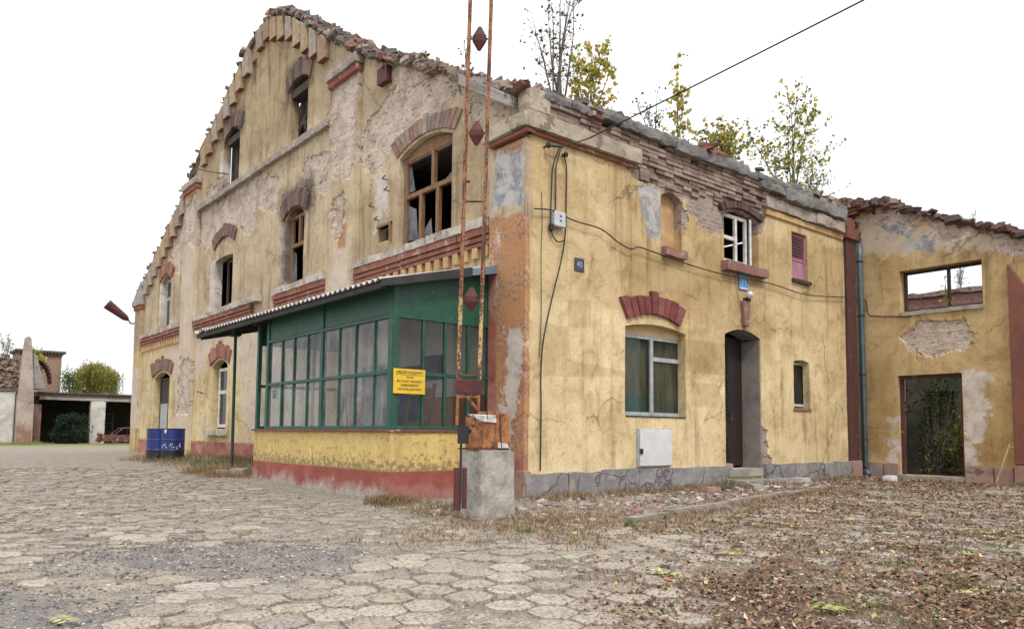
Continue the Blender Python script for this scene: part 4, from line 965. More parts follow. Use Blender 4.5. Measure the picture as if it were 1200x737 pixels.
mb=MB(); zz=gz(-1.9,7.95); mb.tube([(-1.9,7.95,zz-.05),(-1.9,8.0,3.2)],.034,8); mb.obox((-1.9,8.0,3.25),(.16,.3,.1)); mb.build('roof_post',m_darkgreen,PO)
# inside: whitewashed wall with brown dado, doorway, blue door
mb=MB(); mb.box(-.06,-.035,1.0,6.45,1.72,3.9); mb.build('inner_whitewash',m_roomwhite,PO)
mb=MB(); mb.box(-.075,-.035,1.0,6.45,.2,1.715); mb.build('inner_dado',m_roombrown,PO)
mb=MB(); mb.box(-.12,-.08,3.0,3.95,.2,2.35); mb.build('inner_door',m_blue,PO)
mb=MB(); mb.box(-.13,-.08,2.35,2.9,2.05,2.5); mb.box(-.13,-.08,4.2,5.3,.9,2.45); build_split(mb,'notice_board',m_blue,PO)
mb=MB(); mb.box(-1.9,-1.88,5.55,5.82,1.7,1.92); o=mb.build('paper_notice',m_whiteink,PO)
mb=MB()
for k in range(4): mb.box(-1.905,-1.901,5.60,5.79,1.73+k*.045,1.75+k*.045)
for k in range(4): mb.box(-1.908,-1.9055,5.60+k*.055,5.62+k*.055,1.72,1.90)
mb.build('notice_grid',m_ink,o)
# trestle standing inside
T=empty('wooden_trestle',(-1.0,3.9,.2),'brown wooden trestle standing inside the glazed porch behind the long panes','trestle')
mb=MB()
for (dy,s) in ((-.45,1),(.45,1)):
    mb.tube([(-1.25,3.9+dy-.2,.2),(-1.05,3.9+dy,1.75)],.03,5)
    mb.tube([(-.75,3.9+dy+.2,.2),(-1.0,3.9+dy,1.75)],.03,5)
build_split(mb,'leg',m_wood,T)
mb=MB(); mb.obox((-1.02,3.9,1.78),(.14,1.15,.09)); mb.build('top_rail',m_wood,T)
L=empty('timber_easel',(-.8,1.9,.2),'pale brown timber easel with slanted legs leaning inside the porch by its sunny corner','easel')
mb=MB()
for y in (1.6,2.3): mb.tube([(-1.1,y-.1,.2),(-.75,y,1.9)],.035,5)
build_split(mb,'leg',m_wood,L)
mb=MB(); mb.obox((-.92,1.93,1.2),(.05,.75,.09),(0,.3,0)); mb.obox((-.78,1.95,1.75),(.05,.7,.14),(0,.3,0)); build_split(mb,'cross_rail',m_wood,L)
mb=MB(); mb.rings([((-.55,3.2,1.55),.001),((-.55,3.2,1.57),.05),((-.55,3.2,1.66),.065),((-.55,3.2,1.76),.05),((-.55,3.2,1.79),.001)],14)
tag(mb.build('white_canister',m_whiteink,smooth=True),'small white oval canister on a bracket seen through the porch glass','canister')
mb=MB(); mb.box(-.56,-.54,3.18,3.22,.2,1.55); o=mb.build('canister_stand',m_rust); tag(o,'thin iron stand under the white canister inside the porch','stand')

# sign on the porch
SG=empty('warning_sign',(-1.68,.94,1.86),'yellow rectangular warning sign with black lettering on the green porch corner','sign')
mb=MB(); mb.box(-1.97,-1.39,.925,.945,1.66,2.05); mb.build('sign_plate',m_sign,SG,bevel=.004)
def text(s,x,y,z,size,mat,parent,width=None,rot=(R(90),0,0),name='lettering',ext=.001):
    cu=bpy.data.curves.new(name,'FONT'); cu.body=s; cu.size=size; cu.align_x='CENTER'; cu.align_y='CENTER'; cu.extrude=ext; cu.offset=size*.012
    o=bpy.data.objects.new(name,cu); COL.objects.link(o); bpy.context.view_layer.update()
    if width: 
        cu.size=size; sx=width/max(o.dimensions[0],1e-4)
    dg=bpy.context.evaluated_depsgraph_get(); me=bpy.data.meshes.new_from_object(o.evaluated_get(dg)); bpy.data.objects.remove(o)
    m=Matrix.Rotation(rot[2],4,'Z')@Matrix.Rotation(rot[0],4,'X')@Matrix.Diagonal(((sx if width else 1),1,1,1))
    loc=parent_loc(parent); me.transform(Matrix.Translation(Vector((x,y,z))-loc)@m); me.materials.clear(); me.materials.append(mat)
    return link(bpy.data.objects.new(name,me),parent)
for s,z,size,wd in (('OBSZAR KOLEJOWY',1.995,.062,.50),('WSTĘP',1.918,.04,.14),('BEZ ZGODY ZARZĄDCY',1.855,.046,.47),('ZABRONIONY',1.793,.054,.34),('POD KARĄ GRZYWNY',1.73,.044,.44)):
    text(s,-1.68,.9235,z,size,m_ink,SG,wd)
mb=MB(); mb.box(-1.95,-1.41,.9232,.9245,1.955,1.961); mb.build('sign_rule',m_ink,SG)

# ------------------------------------------------------------------ things on the street wall
def thing(mb,name,mat,label,cat,group=None,**k): return tag(mb.build(name,mat,None,**k),label,cat,group)
CB=empty('meter_cabinet',(3.1,0,.8),'white metal meter cabinet on the yellow wall below the curtained window','meter cabinet')
mb=MB(); pbox(mb,'street',2.62,3.58,.46,1.17,-.02,.05); mb.build('cabinet_frame',m_greywood,CB,bevel=.01)
mb=MB(); pbox(mb,'street',2.65,3.56,.48,1.15,.052,.075); mb.build('door',m_cab,CB,bevel=.008)
mb=MB(); pbox(mb,'street',2.63,2.70,.70,.80,.076,.11); mb.build('lock',m_dark,CB,bevel=.01)
JB=empty('junction_box',(.57,0,4.66),'light grey plastic junction box with looped cables near the house corner','junction box')
mb=MB(); pbox(mb,'street',.46,.72,4.54,4.80,0.012,.11); mb.build('box_body',m_jbox,JB,bevel=.015)
mb=MB(); 
for v in (4.72,4.64): mb.obox(PL['street'](.6,v,.112),(.04,.006,.03))
build_split(mb,'cover_screw',m_navy,JB)
mb=MB(); mb.rings([((.43,-.06,4.46),.045),((.43,-.06,4.56),.05),((.43,-.06,4.57),.02)],10); mb.build('cable_gland',m_dark,JB)
NP=empty('number_plate',(1.13,0,3.98),'small dark navy square number plate on the yellow wall near the corner','number plate')
mb=MB(); pbox(mb,'street',1.02,1.25,3.87,4.10,.012,.025); mb.build('plate',m_navy,NP,bevel=.02)
text('43',1.135,-.0265,3.985,.13,m_greywood,NP,.12)
HP=empty('house_plate',(6.1,0,4.33),'blue enamel house number plate above the arched entrance','number plate')
mb=MB(); pbox(mb,'street',5.92,6.26,4.17,4.50,.012,.03); mb.build('plate',m_bluesign,HP,bevel=.01)
text('11',6.09,-.0315,4.36,.17,m_whiteink,HP,.13)
mb=MB(); pbox(mb,'street',5.95,6.23,4.19,4.215,.0305,.0325); mb.build('plate_rule',m_whiteink,HP)
LP=empty('porch_lamp',(6.13,0,4.03),'small milky bulb lamp on a bracket over the entrance keystone','lamp')
mb=MB(); mb.tube([(6.13,.0,3.97),(6.13,-.14,3.99)],.03,8); mb.obox((6.16,-.05,3.96),(.16,.1,.07)); mb.build('bracket',m_dark,LP)
mb=MB(); mb.rings([((6.1,-.16,3.97),.02),((6.1,-.16,4.0),.07),((6.1,-.16,4.06),.08),((6.1,-.16,4.11),.05),((6.1,-.16,4.13),.01)],12); mb.build('globe',m_lampglass,LP,smooth=True)
def cable(name,pts,r,label,cat='cable',pl='street',d=.03,group=None):
    P=PL[pl]; q=[]
    ps=[Vector((a,b,0)) for a,b in pts]
    for i in range(len(ps)-1):
        p0=ps[max(i-1,0)];p1=ps[i];p2=ps[i+1];p3=ps[min(i+2,len(ps)-1)]
        for k in range(6):
            t=k/6; v=.5*((2*p1)+(p2-p0)*t+(2*p0-5*p1+4*p2-p3)*t*t+(3*p1-p0-3*p2+p3)*t**3); q.append(P(v.x,v.y,d))
    q.append(P(ps[-1].x,ps[-1].y,d)); mb=MB(); mb.tube(q,r,5); return thing(mb,name,m_dark,label,cat,group)
cable('wall_cable',[(.23,5.07),(.25,4.58),(.23,4.0),(.24,3.0),(.20,2.3)],.006,'thin straight black cable running down the wall left of the junction box')
cable('wall_cable',[(.62,5.93),(.47,5.58),(.44,5.18),(.42,4.61),(.46,4.4),(.58,4.29),(.72,4.33)],.012,'black cable hanging in a loop below the grey junction box',d=.05)
cable('wall_cable',[(.66,5.93),(.55,5.6),(.54,5.2),(.53,4.82)],.011,'short black cable from the wall insulators into the top of the junction box',d=.045)
cable('wall_cable',[(.69,5.85),(.79,5.66),(.79,5.13),(.77,4.45),(.66,3.92),(.47,3.31),(.28,2.58),(.23,2.01),(.24,1.45),(.23,.45)],.013,'long black cable bowed right then dropping down the wall to the plinth',d=.04)
cable('wall_cable',[(.02,4.74),(.46,4.79),(.92,4.71),(1.6,4.68),(2.04,4.52),(2.39,4.45),(2.6,4.52),(2.99,4.5),(4.02,4.42),(5.3,4.38),(7.07,4.42),(8.51,4.36),(10.47,4.53)],.013,'sagging black cable strung along the whole yellow wall under the upper windows',d=.09)
cable('wall_cable',[(-.7,4.76),(-.45,4.72),(0,4.8)],.013,'short black cable crossing the orange corner pilaster',d=.1,pl='gable') if False else None
cable('annex_cable',[(-.06,4.57),(.19,4.54),(.25,4.18),(.5,4.09),(1.3,4.0)],.014,'black cable stepping down the annex wall beside the downpipe',pl='annex')
mb=MB(); P=PL['street']
mb.tube([P(.30,5.87,0),P(.30,5.87,.10),P(.62,5.92,.13)],.018,6); mb.rings([((.30,-.12,5.83),.03),((.30,-.12,5.86),.045),((.30,-.12,5.91),.04),((.30,-.12,5.93),.02)],10); mb.rings([((.72,-.1,5.78),.03),((.72,-.1,5.82),.045),((.72,-.1,5.86),.03)],10); mb.tube([P(.72,5.82,0),P(.72,5.82,.1)],.015,6)
thing(mb,'wire_insulator',m_dark,'dark wire insulators on an iron bracket under the house cornice','insulator')
# overhead line
mb=MB(); a=Vector((.62,-.14,5.93)); b=Vector((-.0,-5.53,5.93)); 
a=Vector((1.1,-.3,6.15)); e=Vector((1.39,-4.87,6.71)); dirv=(e-a); far=a+dirv*2.6; q=[(.62,-.13,5.93),(.85,-.2,6.03)]
for i in range(25):
    t=i/24; p=a+(far-a)*t; p.z-= .35*t*(1-t)*0.5; q.append(p)
mb.tube(q,.012,6); q2=[Vector(p)+Vector((0,.0,-.05*min(1,i/3)*math.sin(math.pi*i/8) if i<9 else 0)) for i,p in enumerate(q)]
thing(mb,'overhead_wire',m_dark,'thick dark overhead wire running from the house cornice up to the right','overhead wire')

# downpipe
DP=empty('downpipe',(11.12,-.12,0),'blue grey downpipe in the corner between the house and the annex','downpipe')
mb=MB(); mb.tube([(11.14,-.12,6.0),(11.14,-.12,5.6),(11.14,-.13,.3),(11.12,-.16,.2),(11.04,-.26,.11)],.075,12); mb.build('pipe',m_pipe,DP,smooth=True)
mb=MB()
for z in (5.5,4.1,2.6,.95): mb.rings([((11.14,-.12,z),.085),((11.14,-.12,z+.05),.085)],12)
build_split(mb,'clamp',m_dark,DP)

# ------------------------------------------------------------------ ANNEX
AN=empty('ruined_annex',(13.5,-2.5,0),'roofless ochre annex with an empty window and an overgrown doorway','outbuilding')
an_top=[(-.5,7.2),(.02,7.15),(.79,6.88),(1.61,6.48),(2.37,6.12),(3.08,5.85),(3.75,5.54),(5.0,5.0),(7.,4.2)]
tp=[]
for i in range(len(an_top)-1): tp+=ragged(an_top[i],an_top[i+1],.18,.10,2.)
a_out=[(-.5,-.3),(7.,-.3)]+(tp+[an_top[-1]])[::-1]
H_aw=rect(1.03,2.88,4.12,5.16); H_ad=rect(.92,2.38,.14,2.56)
AM={'peel':[[(.95,3.5),(1.43,3.9),(1.82,3.96),(2.48,3.8),(2.69,3.17),(2.59,2.98),(1.5,2.87),(1.31,3.22)],[(0,7.4),(.6,7.2),(2.9,6.2),(4.2,5.7),(7,4.6),(7.2,3.8),(4.,4.9),(3.45,5.35),(3.0,5.6),(2.2,6.0),(1.5,6.2),(.9,6.3),(.3,6.6)]],
 'pale':[[(0,6.7),(.6,6.5),(2.4,6.0),(3.4,5.5),(3.45,5.25),(2.53,5.42),(1.18,5.6),(0,5.74)],[(1.4,3.4),(1.9,3.6),(2.4,3.3),(1.8,3.0)]],
 'grey':[[(1.23,5.95),(1.88,5.86),(1.87,5.49),(1.22,5.63)],[(.5,6.6),(1.1,6.55),(1.6,6.2),(1.3,5.95),(.8,6.2)]],
 'white':[[(2.40,2.55),(2.9,2.52),(2.89,1.3),(2.66,1.11),(2.6,.42),(2.37,.41)],[(.70,1.47),(.89,1.51),(.9,.36),(.66,.35)]],
 'olive':[rect(.1,.8,.5,3),rect(2.5,3.4,.5,2.2)]}
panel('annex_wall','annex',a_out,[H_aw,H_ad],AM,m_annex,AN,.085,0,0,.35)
mb=MB(); rubble_line(mb,'annex',an_top,-.35,.14,30,(.26,.13,.085),.02,[(.11,.06,.05),(.15,.07,.055),(.09,.065,.058),(.17,.11,.09),(.07,.045,.042)]); rubble_line(mb,'annex',[(-.3,7.15),(.4,6.9)],-.3,.2,40,(.26,.14,.09),.0,[(.13,.05,.04),(.17,.07,.05)])
rubble_line(mb,'annex',[(-.1,6.9),(.05,6.0)],-.2,.1,22,(.24,.12,.08),.0,[(.13,.05,.04),(.17,.07,.05)])
mb.build('broken_coping',m_rubble,AN)
mb=MB(); P=PL['annex']
mb.hexa([P(3.42,.47,.1),P(4.6,.47,.1),P(4.6,.47,-.02),P(3.42,.47,-.02),P(3.42,4.95,.1),P(4.6,3.0,.1),P(4.6,3.0,-.02),P(3.42,4.95,-.02)]); mb.build('red_buttress',m_brownred,AN,bevel=.02)
mb=MB(); u=.0
for a,b in ((.0,.55),(.55,.9),(2.42,3.0),(3.0,3.4)): prough(mb,'annex',a,b-.015,-.3,.42,-.02,.07,step=.09,amp=.018,seed=a+3)
prough(mb,'annex',3.4,4.6,-.3,.46,-.02,.13,step=.1,amp=.02,seed=9); build_split(mb,'plinth',m_plinth2,AN)
mb=MB(); prough(mb,'annex',.86,2.44,-.2,.13,-.35,.06,step=.12,amp=.012); mb.build('threshold',m_conc,AN)
window(AN,'annex',1.05,2.86,4.14,5.14,-.22,m_darkwood,[(2.08,4.16,5.12)],[],.06,.08)
mb=MB(); prough(mb,'annex',1.0,2.92,4.02,4.12,-.1,.04,step=.12,amp=.012); mb.build('sill',m_ledgegrey,AN)
df=MB(); 
pbox(df,'annex',.93,.99,.14,2.55,-.2,-.1); pbox(df,'annex',2.31,2.37,.14,2.55,-.2,-.1); pbox(df,'annex',.99,2.31,2.47,2.55,-.2,-.1); df.build('door_frame',m_redpaint,AN)
def brickpanel(mb,pts,uvs): mb.add(pts,[(0,1,2,3)],None,uvs)
mb=MB()
brickpanel(mb,[(16.5,5,-.2),(16.5,-7,-.2),(16.5,-7,5.32),(16.5,5,5.48)],[(0,0),(12.,0),(12.,5.5),(0,5.7)])
brickpanel(mb,[(11.65,-7,-.2),(16.5,-7,-.2),(16.5,-7,4.2),(11.65,-7,4.2)],[(0,0),(5,0),(5,4.4),(0,4.4)])
brickpanel(mb,[(11.65,.0,-.2),(16.5,.0,-.2),(16.5,.0,3.7),(11.65,.0,3.7)],[(0,0),(5,0),(5,3.9),(0,3.9)])
mb.build('inner_brick_wall',m_brickwall,AN)
mb=MB(); mb.box(16.52,16.9,-7,5,-.2,5.3); mb.build('rear_wall',m_conc,AN)
mb=MB(); rough_box(mb,16.4,16.95,-7,5,5.33,5.47,step=.2,amp=.05,seed=3); mb.build('wall_coping',m_mortar,AN)
mb=MB(); mb.box(11.68,12.2,-6.9,-.02,3.5,3.65); mb.build('added_ceiling',m_room,AN)  # slab added and cut back to set how dark the doorway is
mb=MB(); mb.box(13.9,14.05,-.52,-.02,-.1,3.4); mb.box(13.9,14.05,-6.9,-1.25,-.1,3.4); mb.box(13.9,14.05,-1.25,-.52,2.3,3.4); build_split(mb,'added_partition',m_greyroom,AN)  # greyed partition added so the doorway is not pure black
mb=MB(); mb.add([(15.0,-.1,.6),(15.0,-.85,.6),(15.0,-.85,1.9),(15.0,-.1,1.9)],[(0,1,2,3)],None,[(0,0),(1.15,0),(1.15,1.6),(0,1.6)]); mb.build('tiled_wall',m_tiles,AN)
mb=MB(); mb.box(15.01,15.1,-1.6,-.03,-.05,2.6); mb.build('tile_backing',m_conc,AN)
mb=MB(); mb.box(14.2,16.4,-6.9,-.02,3.3,3.45); mb.build('added_ceiling',m_room,AN)  # second added slab, keeping the space behind the doorway dim
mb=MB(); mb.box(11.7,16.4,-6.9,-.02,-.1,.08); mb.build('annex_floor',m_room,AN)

# ------------------------------------------------------------------ leaves and plants
def leaf_quad(mb,p,size,col,nrm=None,asp=.6):
    a=Vector((random.gauss(0,1),random.gauss(0,1),random.gauss(0,1)))
    a=a.normalized() if a.length>.01 else Vector((1,0,0))
    n=nrm if nrm else Vector((random.gauss(0,1),random.gauss(0,1),random.gauss(0,1)))
    b=a.cross(n); 
    if b.length<.05: b=a.cross(Vector((.3,.5,.8)))
    b.normalize(); n2=a.cross(b)
    p=Vector(p); c=n2*size*.18
    mb.add([p-a*size*.5,p+b*size*asp*.5+c-a*size*.05,p+a*size*.5,p-b*size*asp*.5+c-a*size*.05],[(0,1,2),(0,2,3)],col)
def vary(c,v=.25):
    k=random.uniform(1-v,1+v); return (c[0]*k*random.uniform(.9,1.1),c[1]*k*random.uniform(.93,1.07),c[2]*k)
YG=[(.30,.34,.09),(.42,.40,.10),(.52,.45,.11),(.2,.25,.07)]; YE=[(.60,.45,.06),(.70,.52,.08),(.42,.38,.07)]; DK=[(.06,.075,.022),(.09,.08,.03),(.11,.07,.03)]; GR=[(.07,.13,.03),(.10,.17,.04),(.05,.09,.022)]
def sapling(name,label,base,h,stems,spread,nleaf,cols,lsize=.075,group='saplings growing on the ruined wall tops',lean=(0,0),cat='sapling',low=.15,mat=None):
    o=empty(name,base,label,cat,group); tr=MB(); cr=MB(); bx=Vector(base)
    for s in range(stems):
        hh=h*random.uniform(.6,1.) if s else h
        d=Vector((random.uniform(-1,1)*spread*.35+lean[0],random.uniform(-1,1)*spread*.35+lean[1],1)).normalized()
        st=bx+Vector((random.uniform(-.12,.12)*spread,random.uniform(-.08,.08)*spread,-.08)); pts=[st]
        k=8
        for i in range(k):
            d=(d+Vector((random.uniform(-.09,.09),random.uniform(-.09,.09),.05))).normalized(); pts.append(pts[-1]+d*hh/k)
        tr.tube(pts,.006+.008*hh,5,None,.004)
        nb=int(5+hh*7)
        for b in range(nb):
            t=random.uniform(low,1); i=min(k-1,int(t*k)); p=pts[i].lerp(pts[i+1],t*k-i)
            ln=spread*random.uniform(.3,1.)*(1.15-t*.75)
            dd=Vector((random.gauss(0,1),random.gauss(0,1),random.uniform(.1,1.1))).normalized()
            q=[p]; 
            for j in range(4): dd=(dd+Vector((random.gauss(0,.15),random.gauss(0,.15),.03))).normalized(); q.append(q[-1]+dd*ln/4)
            tr.tube(q,.006,3,None,.002)
            for l in range(max(1,int(nleaf/(nb*stems)))):
                u=random.uniform(.15,1.05)*4; j=min(3,int(u)); pp=q[j].lerp(q[j+1],u-j)+Vector((random.gauss(0,.03),random.gauss(0,.03),random.gauss(0,.03)))
                leaf_quad(cr,pp,lsize*random.uniform(.6,1.25),vary(random.choice(cols)),asp=.7)
    tr.build('trunk',m_bark,o); cr.build('crown',m_leaf,o); return o
sapling('tree_sapling','tall thin sapling with dark sparse leaves on the gable corner beside the barrier arm',(.95,.35,6.85),2.7,8,1.0,330,DK+[(.16,.14,.04),(.2,.19,.05)],.08)
sapling('tree_sapling','yellow leaved bushy sapling on the parapet right of the tall dark sapling',(1.75,.3,6.9),1.5,6,.8,800,YE+YG[:3],.10)
sapling('tree_sapling','slim upright yellow sapling on the middle of the parapet',(4.25,.3,6.85),2.1,3,.5,360,YE+YG,.10,lean=(.12,0))
sapling('tree_sapling','spindly nearly bare sapling left of the slim yellow one',(3.5,.32,6.85),1.15,4,.75,130,DK+YG[:1],.07)
sapling('tree_sapling','low spreading yellow green bush over the white framed upper window',(5.75,.3,6.88),1.0,10,1.2,950,YG+YE[:1]+GR[:1],.10)
sapling('tree_sapling','tallest leafy green sapling near the far end of the parapet',(8.7,.35,6.85),2.75,6,1.6,1250,YG+YE[:1]+GR[:1],.105,lean=(-.06,0))
sapling('tree_sapling','sparse bare branched sapling at the far end of the parapet',(10.0,.4,6.8),1.4,6,1.1,480,YG+[(.2,.2,.06)],.07)
sapling('tree_sapling','small yellowish sprig behind the barrier arm on the gable edge',(-.1,1.6,7.5),.85,3,.5,50,YE+DK,.065)
sapling('tree_sapling','tiny green weed on the sloping gable edge left of the barrier arm',(-.05,3.25,8.45),.32,5,.25,60,YG+GR,.07)
sapling('vine_shoot','leafy vine shoot climbing the centre post of the empty annex window',(11.5,-2.0,4.2),.85,2,.16,45,YG+YE,.08,group=None)
for i,(x,y,l) in enumerate(((17.2,-.3,'bare twiggy shrub behind the left half of the empty annex window'),(17.2,-1.6,'bare twiggy shrub behind the right half of the empty annex window'))):
    sapling('bare_shrub',l,(x,y,5.4),1.1,6,.5,24,DK,.05,group='bare shrubs behind the annex')
sapling('tree_sapling','thin wisp of a plant on the sloping annex coping',(11.35,-2.75,6.0),.45,2,.12,12,DK,.04)
# overgrowth inside the annex door
def bush(name,label,c,rad,n,cols,lsize,cat='bush',group=None,mat=m_leaf,stems=9):
    o=empty(name,(c[0],c[1],c[2]),label,cat,group); cr=MB(); tr=MB(); C=Vector(c)
    cl=[C+Vector((random.gauss(0,.45)*rad[0],random.gauss(0,.45)*rad[1],random.uniform(.15,1.)*rad[2])) for _ in range(26)]
    for q in cl:
        m=C+Vector(((q-C).x*.4,(q-C).y*.4,(q-C).z*.45)); tr.tube([C+Vector((random.uniform(-.1,.1)*rad[0],random.uniform(-.1,.1)*rad[1],-.05)),m,q],.008+.008*rad[2],4,None,.003)
    for i in range(n):
        q=random.choice(cl); p=q+Vector((random.gauss(0,.17)*rad[0],random.gauss(0,.17)*rad[1],random.gauss(0,.13)*rad[2]))
        leaf_quad(cr,p,lsize*random.uniform(.6,1.3),vary(random.choice(cols),.35))
    cr.build('foliage',mat,o); tr.build('stem',m_bark,o); return o
bush('doorway_bush','green creeper mass filling the left side of the dark annex doorway',(13.0,-1.1,.05),(.8,.6,2.7),1100,GR+DK,.10)
bush('doorway_bush','reddish green bramble spilling across the right side of the annex doorway',(12.7,-1.95,.05),(.8,.45,1.2),1700,GR+YG+[(.17,.06,.03),(.22,.10,.04)],.09)
bush('dark_shrub','rounded dark green shrub growing before the open shed',(1.3,44.6,.2),(1.0,.8,1.55),4600,[(.03,.055,.03),(.045,.075,.04),(.02,.04,.022)],.16,'shrub')

# ------------------------------------------------------------------ BARRIER
BA=empty('crossing_barrier',(-2.0,-1.5,-.05),'raised rusty level crossing barrier on a grey concrete block','barrier')
mb=MB(); zb=gz(-2.0,-1.5)
rough_box(mb,-2.25,-1.69,-1.69,-1.27,zb-.25,.83,step=.05,amp=.016,seed=3,freq=5.); mb.build('concrete_block',m_pill,BA)
mb=MB(); mb.box(-2.18,-1.80,-1.64,-1.24,.86,1.27); o=mb.build('counterweight_box',m_rustbox,BA,bevel=.012)
mb=MB(); mb.box(-2.25,-1.76,-1.64,-1.2,.838,.862); mb.tube([(-1.9,-1.66,.72),(-1.92,-1.655,1.3)],.014,5); mb.build('base_plate',m_rust,BA)
mb=MB(); mb.hexa([(-2.19,-1.662,1.20),(-1.99,-1.662,1.19),(-1.99,-1.644,1.19),(-2.19,-1.644,1.20),(-2.19,-1.655,1.275),(-1.99,-1.655,1.285),(-1.99,-1.3,1.30),(-2.19,-1.3,1.30)]); mb.build('box_lid',m_whitewood,BA)
mb=MB(); mb.hexa([(-1.985,-1.655,.863),(-1.75,-1.655,.863),(-1.75,-1.23,.863),(-1.985,-1.23,.863),(-1.985,-1.65,1.335),(-1.76,-1.645,1.30),(-1.76,-1.25,1.30),(-1.985,-1.25,1.34)]); mb.build('torn_cover',m_rustbox,BA,bevel=.01)
mb=MB(); mb.hexa([(-1.96,-1.668,.865),(-1.78,-1.668,.865),(-1.78,-1.656,.865),(-1.96,-1.656,.865),(-1.96,-1.668,.94),(-1.80,-1.668,.915),(-1.80,-1.656,.915),(-1.96,-1.656,.94)]); mb.build('paint_patch',m_whitewood,BA)
# arm: two rails along direction, pivot at left of box
A0=Vector((-2.57,-1.62,1.77)); A1=Vector((-2.37,-1.79,1.77)); up=Vector((-.14,-.335,4.68)).normalized()
acr=(A1-A0).normalized(); nrm=up.cross(acr).normalized()
rl=MB()
def rail(mb,p0,p1,w,t):
    p0=Vector(p0);p1=Vector(p1); a=acr*w/2; n=nrm*t/2
    mb.hexa([p0-a-n,p0+a-n,p0+a+n,p0-a+n,p1-a-n,p1+a-n,p1+a+n,p1-a+n])
for i in range(2):
    rl=MB(); p=(A0,A1)[i]; rail(rl,p-up*.06,p+up*7.0,.048,.03); rl.build('arm_rail',m_arm,BA,bevel=.004)
mb=MB()
for s in (2.17,.0): rail(mb,A0+up*(s-.012),A0+up*(s+.012),.01,.03) if False else mb.tube([A0+up*s,A1+up*s],.013,6)
mb.tube([A0+up*2.42,A0+up*2.42+acr*.07],.018,6)
for s in (.93,3.02,4.2,5.6): mb.tube([A0+up*s,A1+up*s],.012,6)
build_split(mb,'rung',m_rust,BA)
for s in (.95,3.02,4.2,5.6):
    mb=MB(); c=(A0+A1)/2+up*s; vs=[];fs=[]
    prof=[(-.15,.02),(-.035,.088),(.035,.088),(.15,.02)]
    for (h,r) in prof:
        for k in range(10): t=2*math.pi*k/10; vs.append(c+up*h+acr*r*math.cos(t)+nrm*r*.6*math.sin(t))
    for i in range(3):
        for k in range(10): k2=(k+1)%10; fs.append((i*10+k,i*10+k2,(i+1)*10+k2,(i+1)*10+k))
    fs+=[tuple(range(9,-1,-1)),tuple(30+k for k in range(10))]
    mb.add(vs,fs); mb.build('reflector',m_maroon,BA)
mb=MB(); c=(A0+A1)/2
mb.hexa([A0-acr*.03-up*.23-nrm*.03,A1+acr*.03-up*.23-nrm*.03,A1+acr*.03-up*.23+nrm*.03,A0-acr*.03-up*.23+nrm*.03,A0-acr*.03-up*.05-nrm*.03,A1+acr*.03-up*.05-nrm*.03,A1+acr*.03-up*.05+nrm*.03,A0-acr*.03-up*.05+nrm*.03]); mb.build('clamp_plate',m_maroon,BA,bevel=.01)
mb=MB(); mb.tube([A0-up*.2,A0-up*.62],.02,6); mb.tube([A1-up*.2,A1-up*.44],.02,6); mb.tube([A0-up*.27,A1-up*.27],.014,6); mb.tube([c-up*.25-acr*.03,A1-up*.44],.02,6); mb.build('fork',m_rustbox,BA)
mb=MB(); px,py=-2.50,-1.60
mb.tube([(px,py,.18),(px,py,1.15)],.016,6); mb.obox((px+.03,py,1.03),(.11,.11,.22),(0,0,.6)); mb.tube([(px-.03,py,1.08),(px+.2,py+.1,1.08)],.035,8); mb.build('pivot',m_dark,BA)
mb=MB(); mb.tube([(px-.03,py+.03,.10),(px-.03,py+.03,.62)],.045,8); mb.tube([(px+.04,py-.03,.12),(px+.04,py-.03,.62)],.03,8); build_split(mb,'rod_sleeve',m_maroon,BA)
mb=MB(); mb.tube([A1+up*5.,A1+up*.6+acr*.03,A1-up*.55+acr*.12,(-1.95,-1.64,1.28)],.005,4); mb.build('pull_wire',m_dark,BA)
mb=MB(); mb.tube([(-.12,.3,.62),(-.45,-.1,.62),(-.5,-.15,.60)],.02,5); mb.obox((-.48,-.13,.6),(.07,.07,.1)); thing(mb,'wall_peg',m_rust,'short rusty iron peg sticking out low on the orange corner','peg')

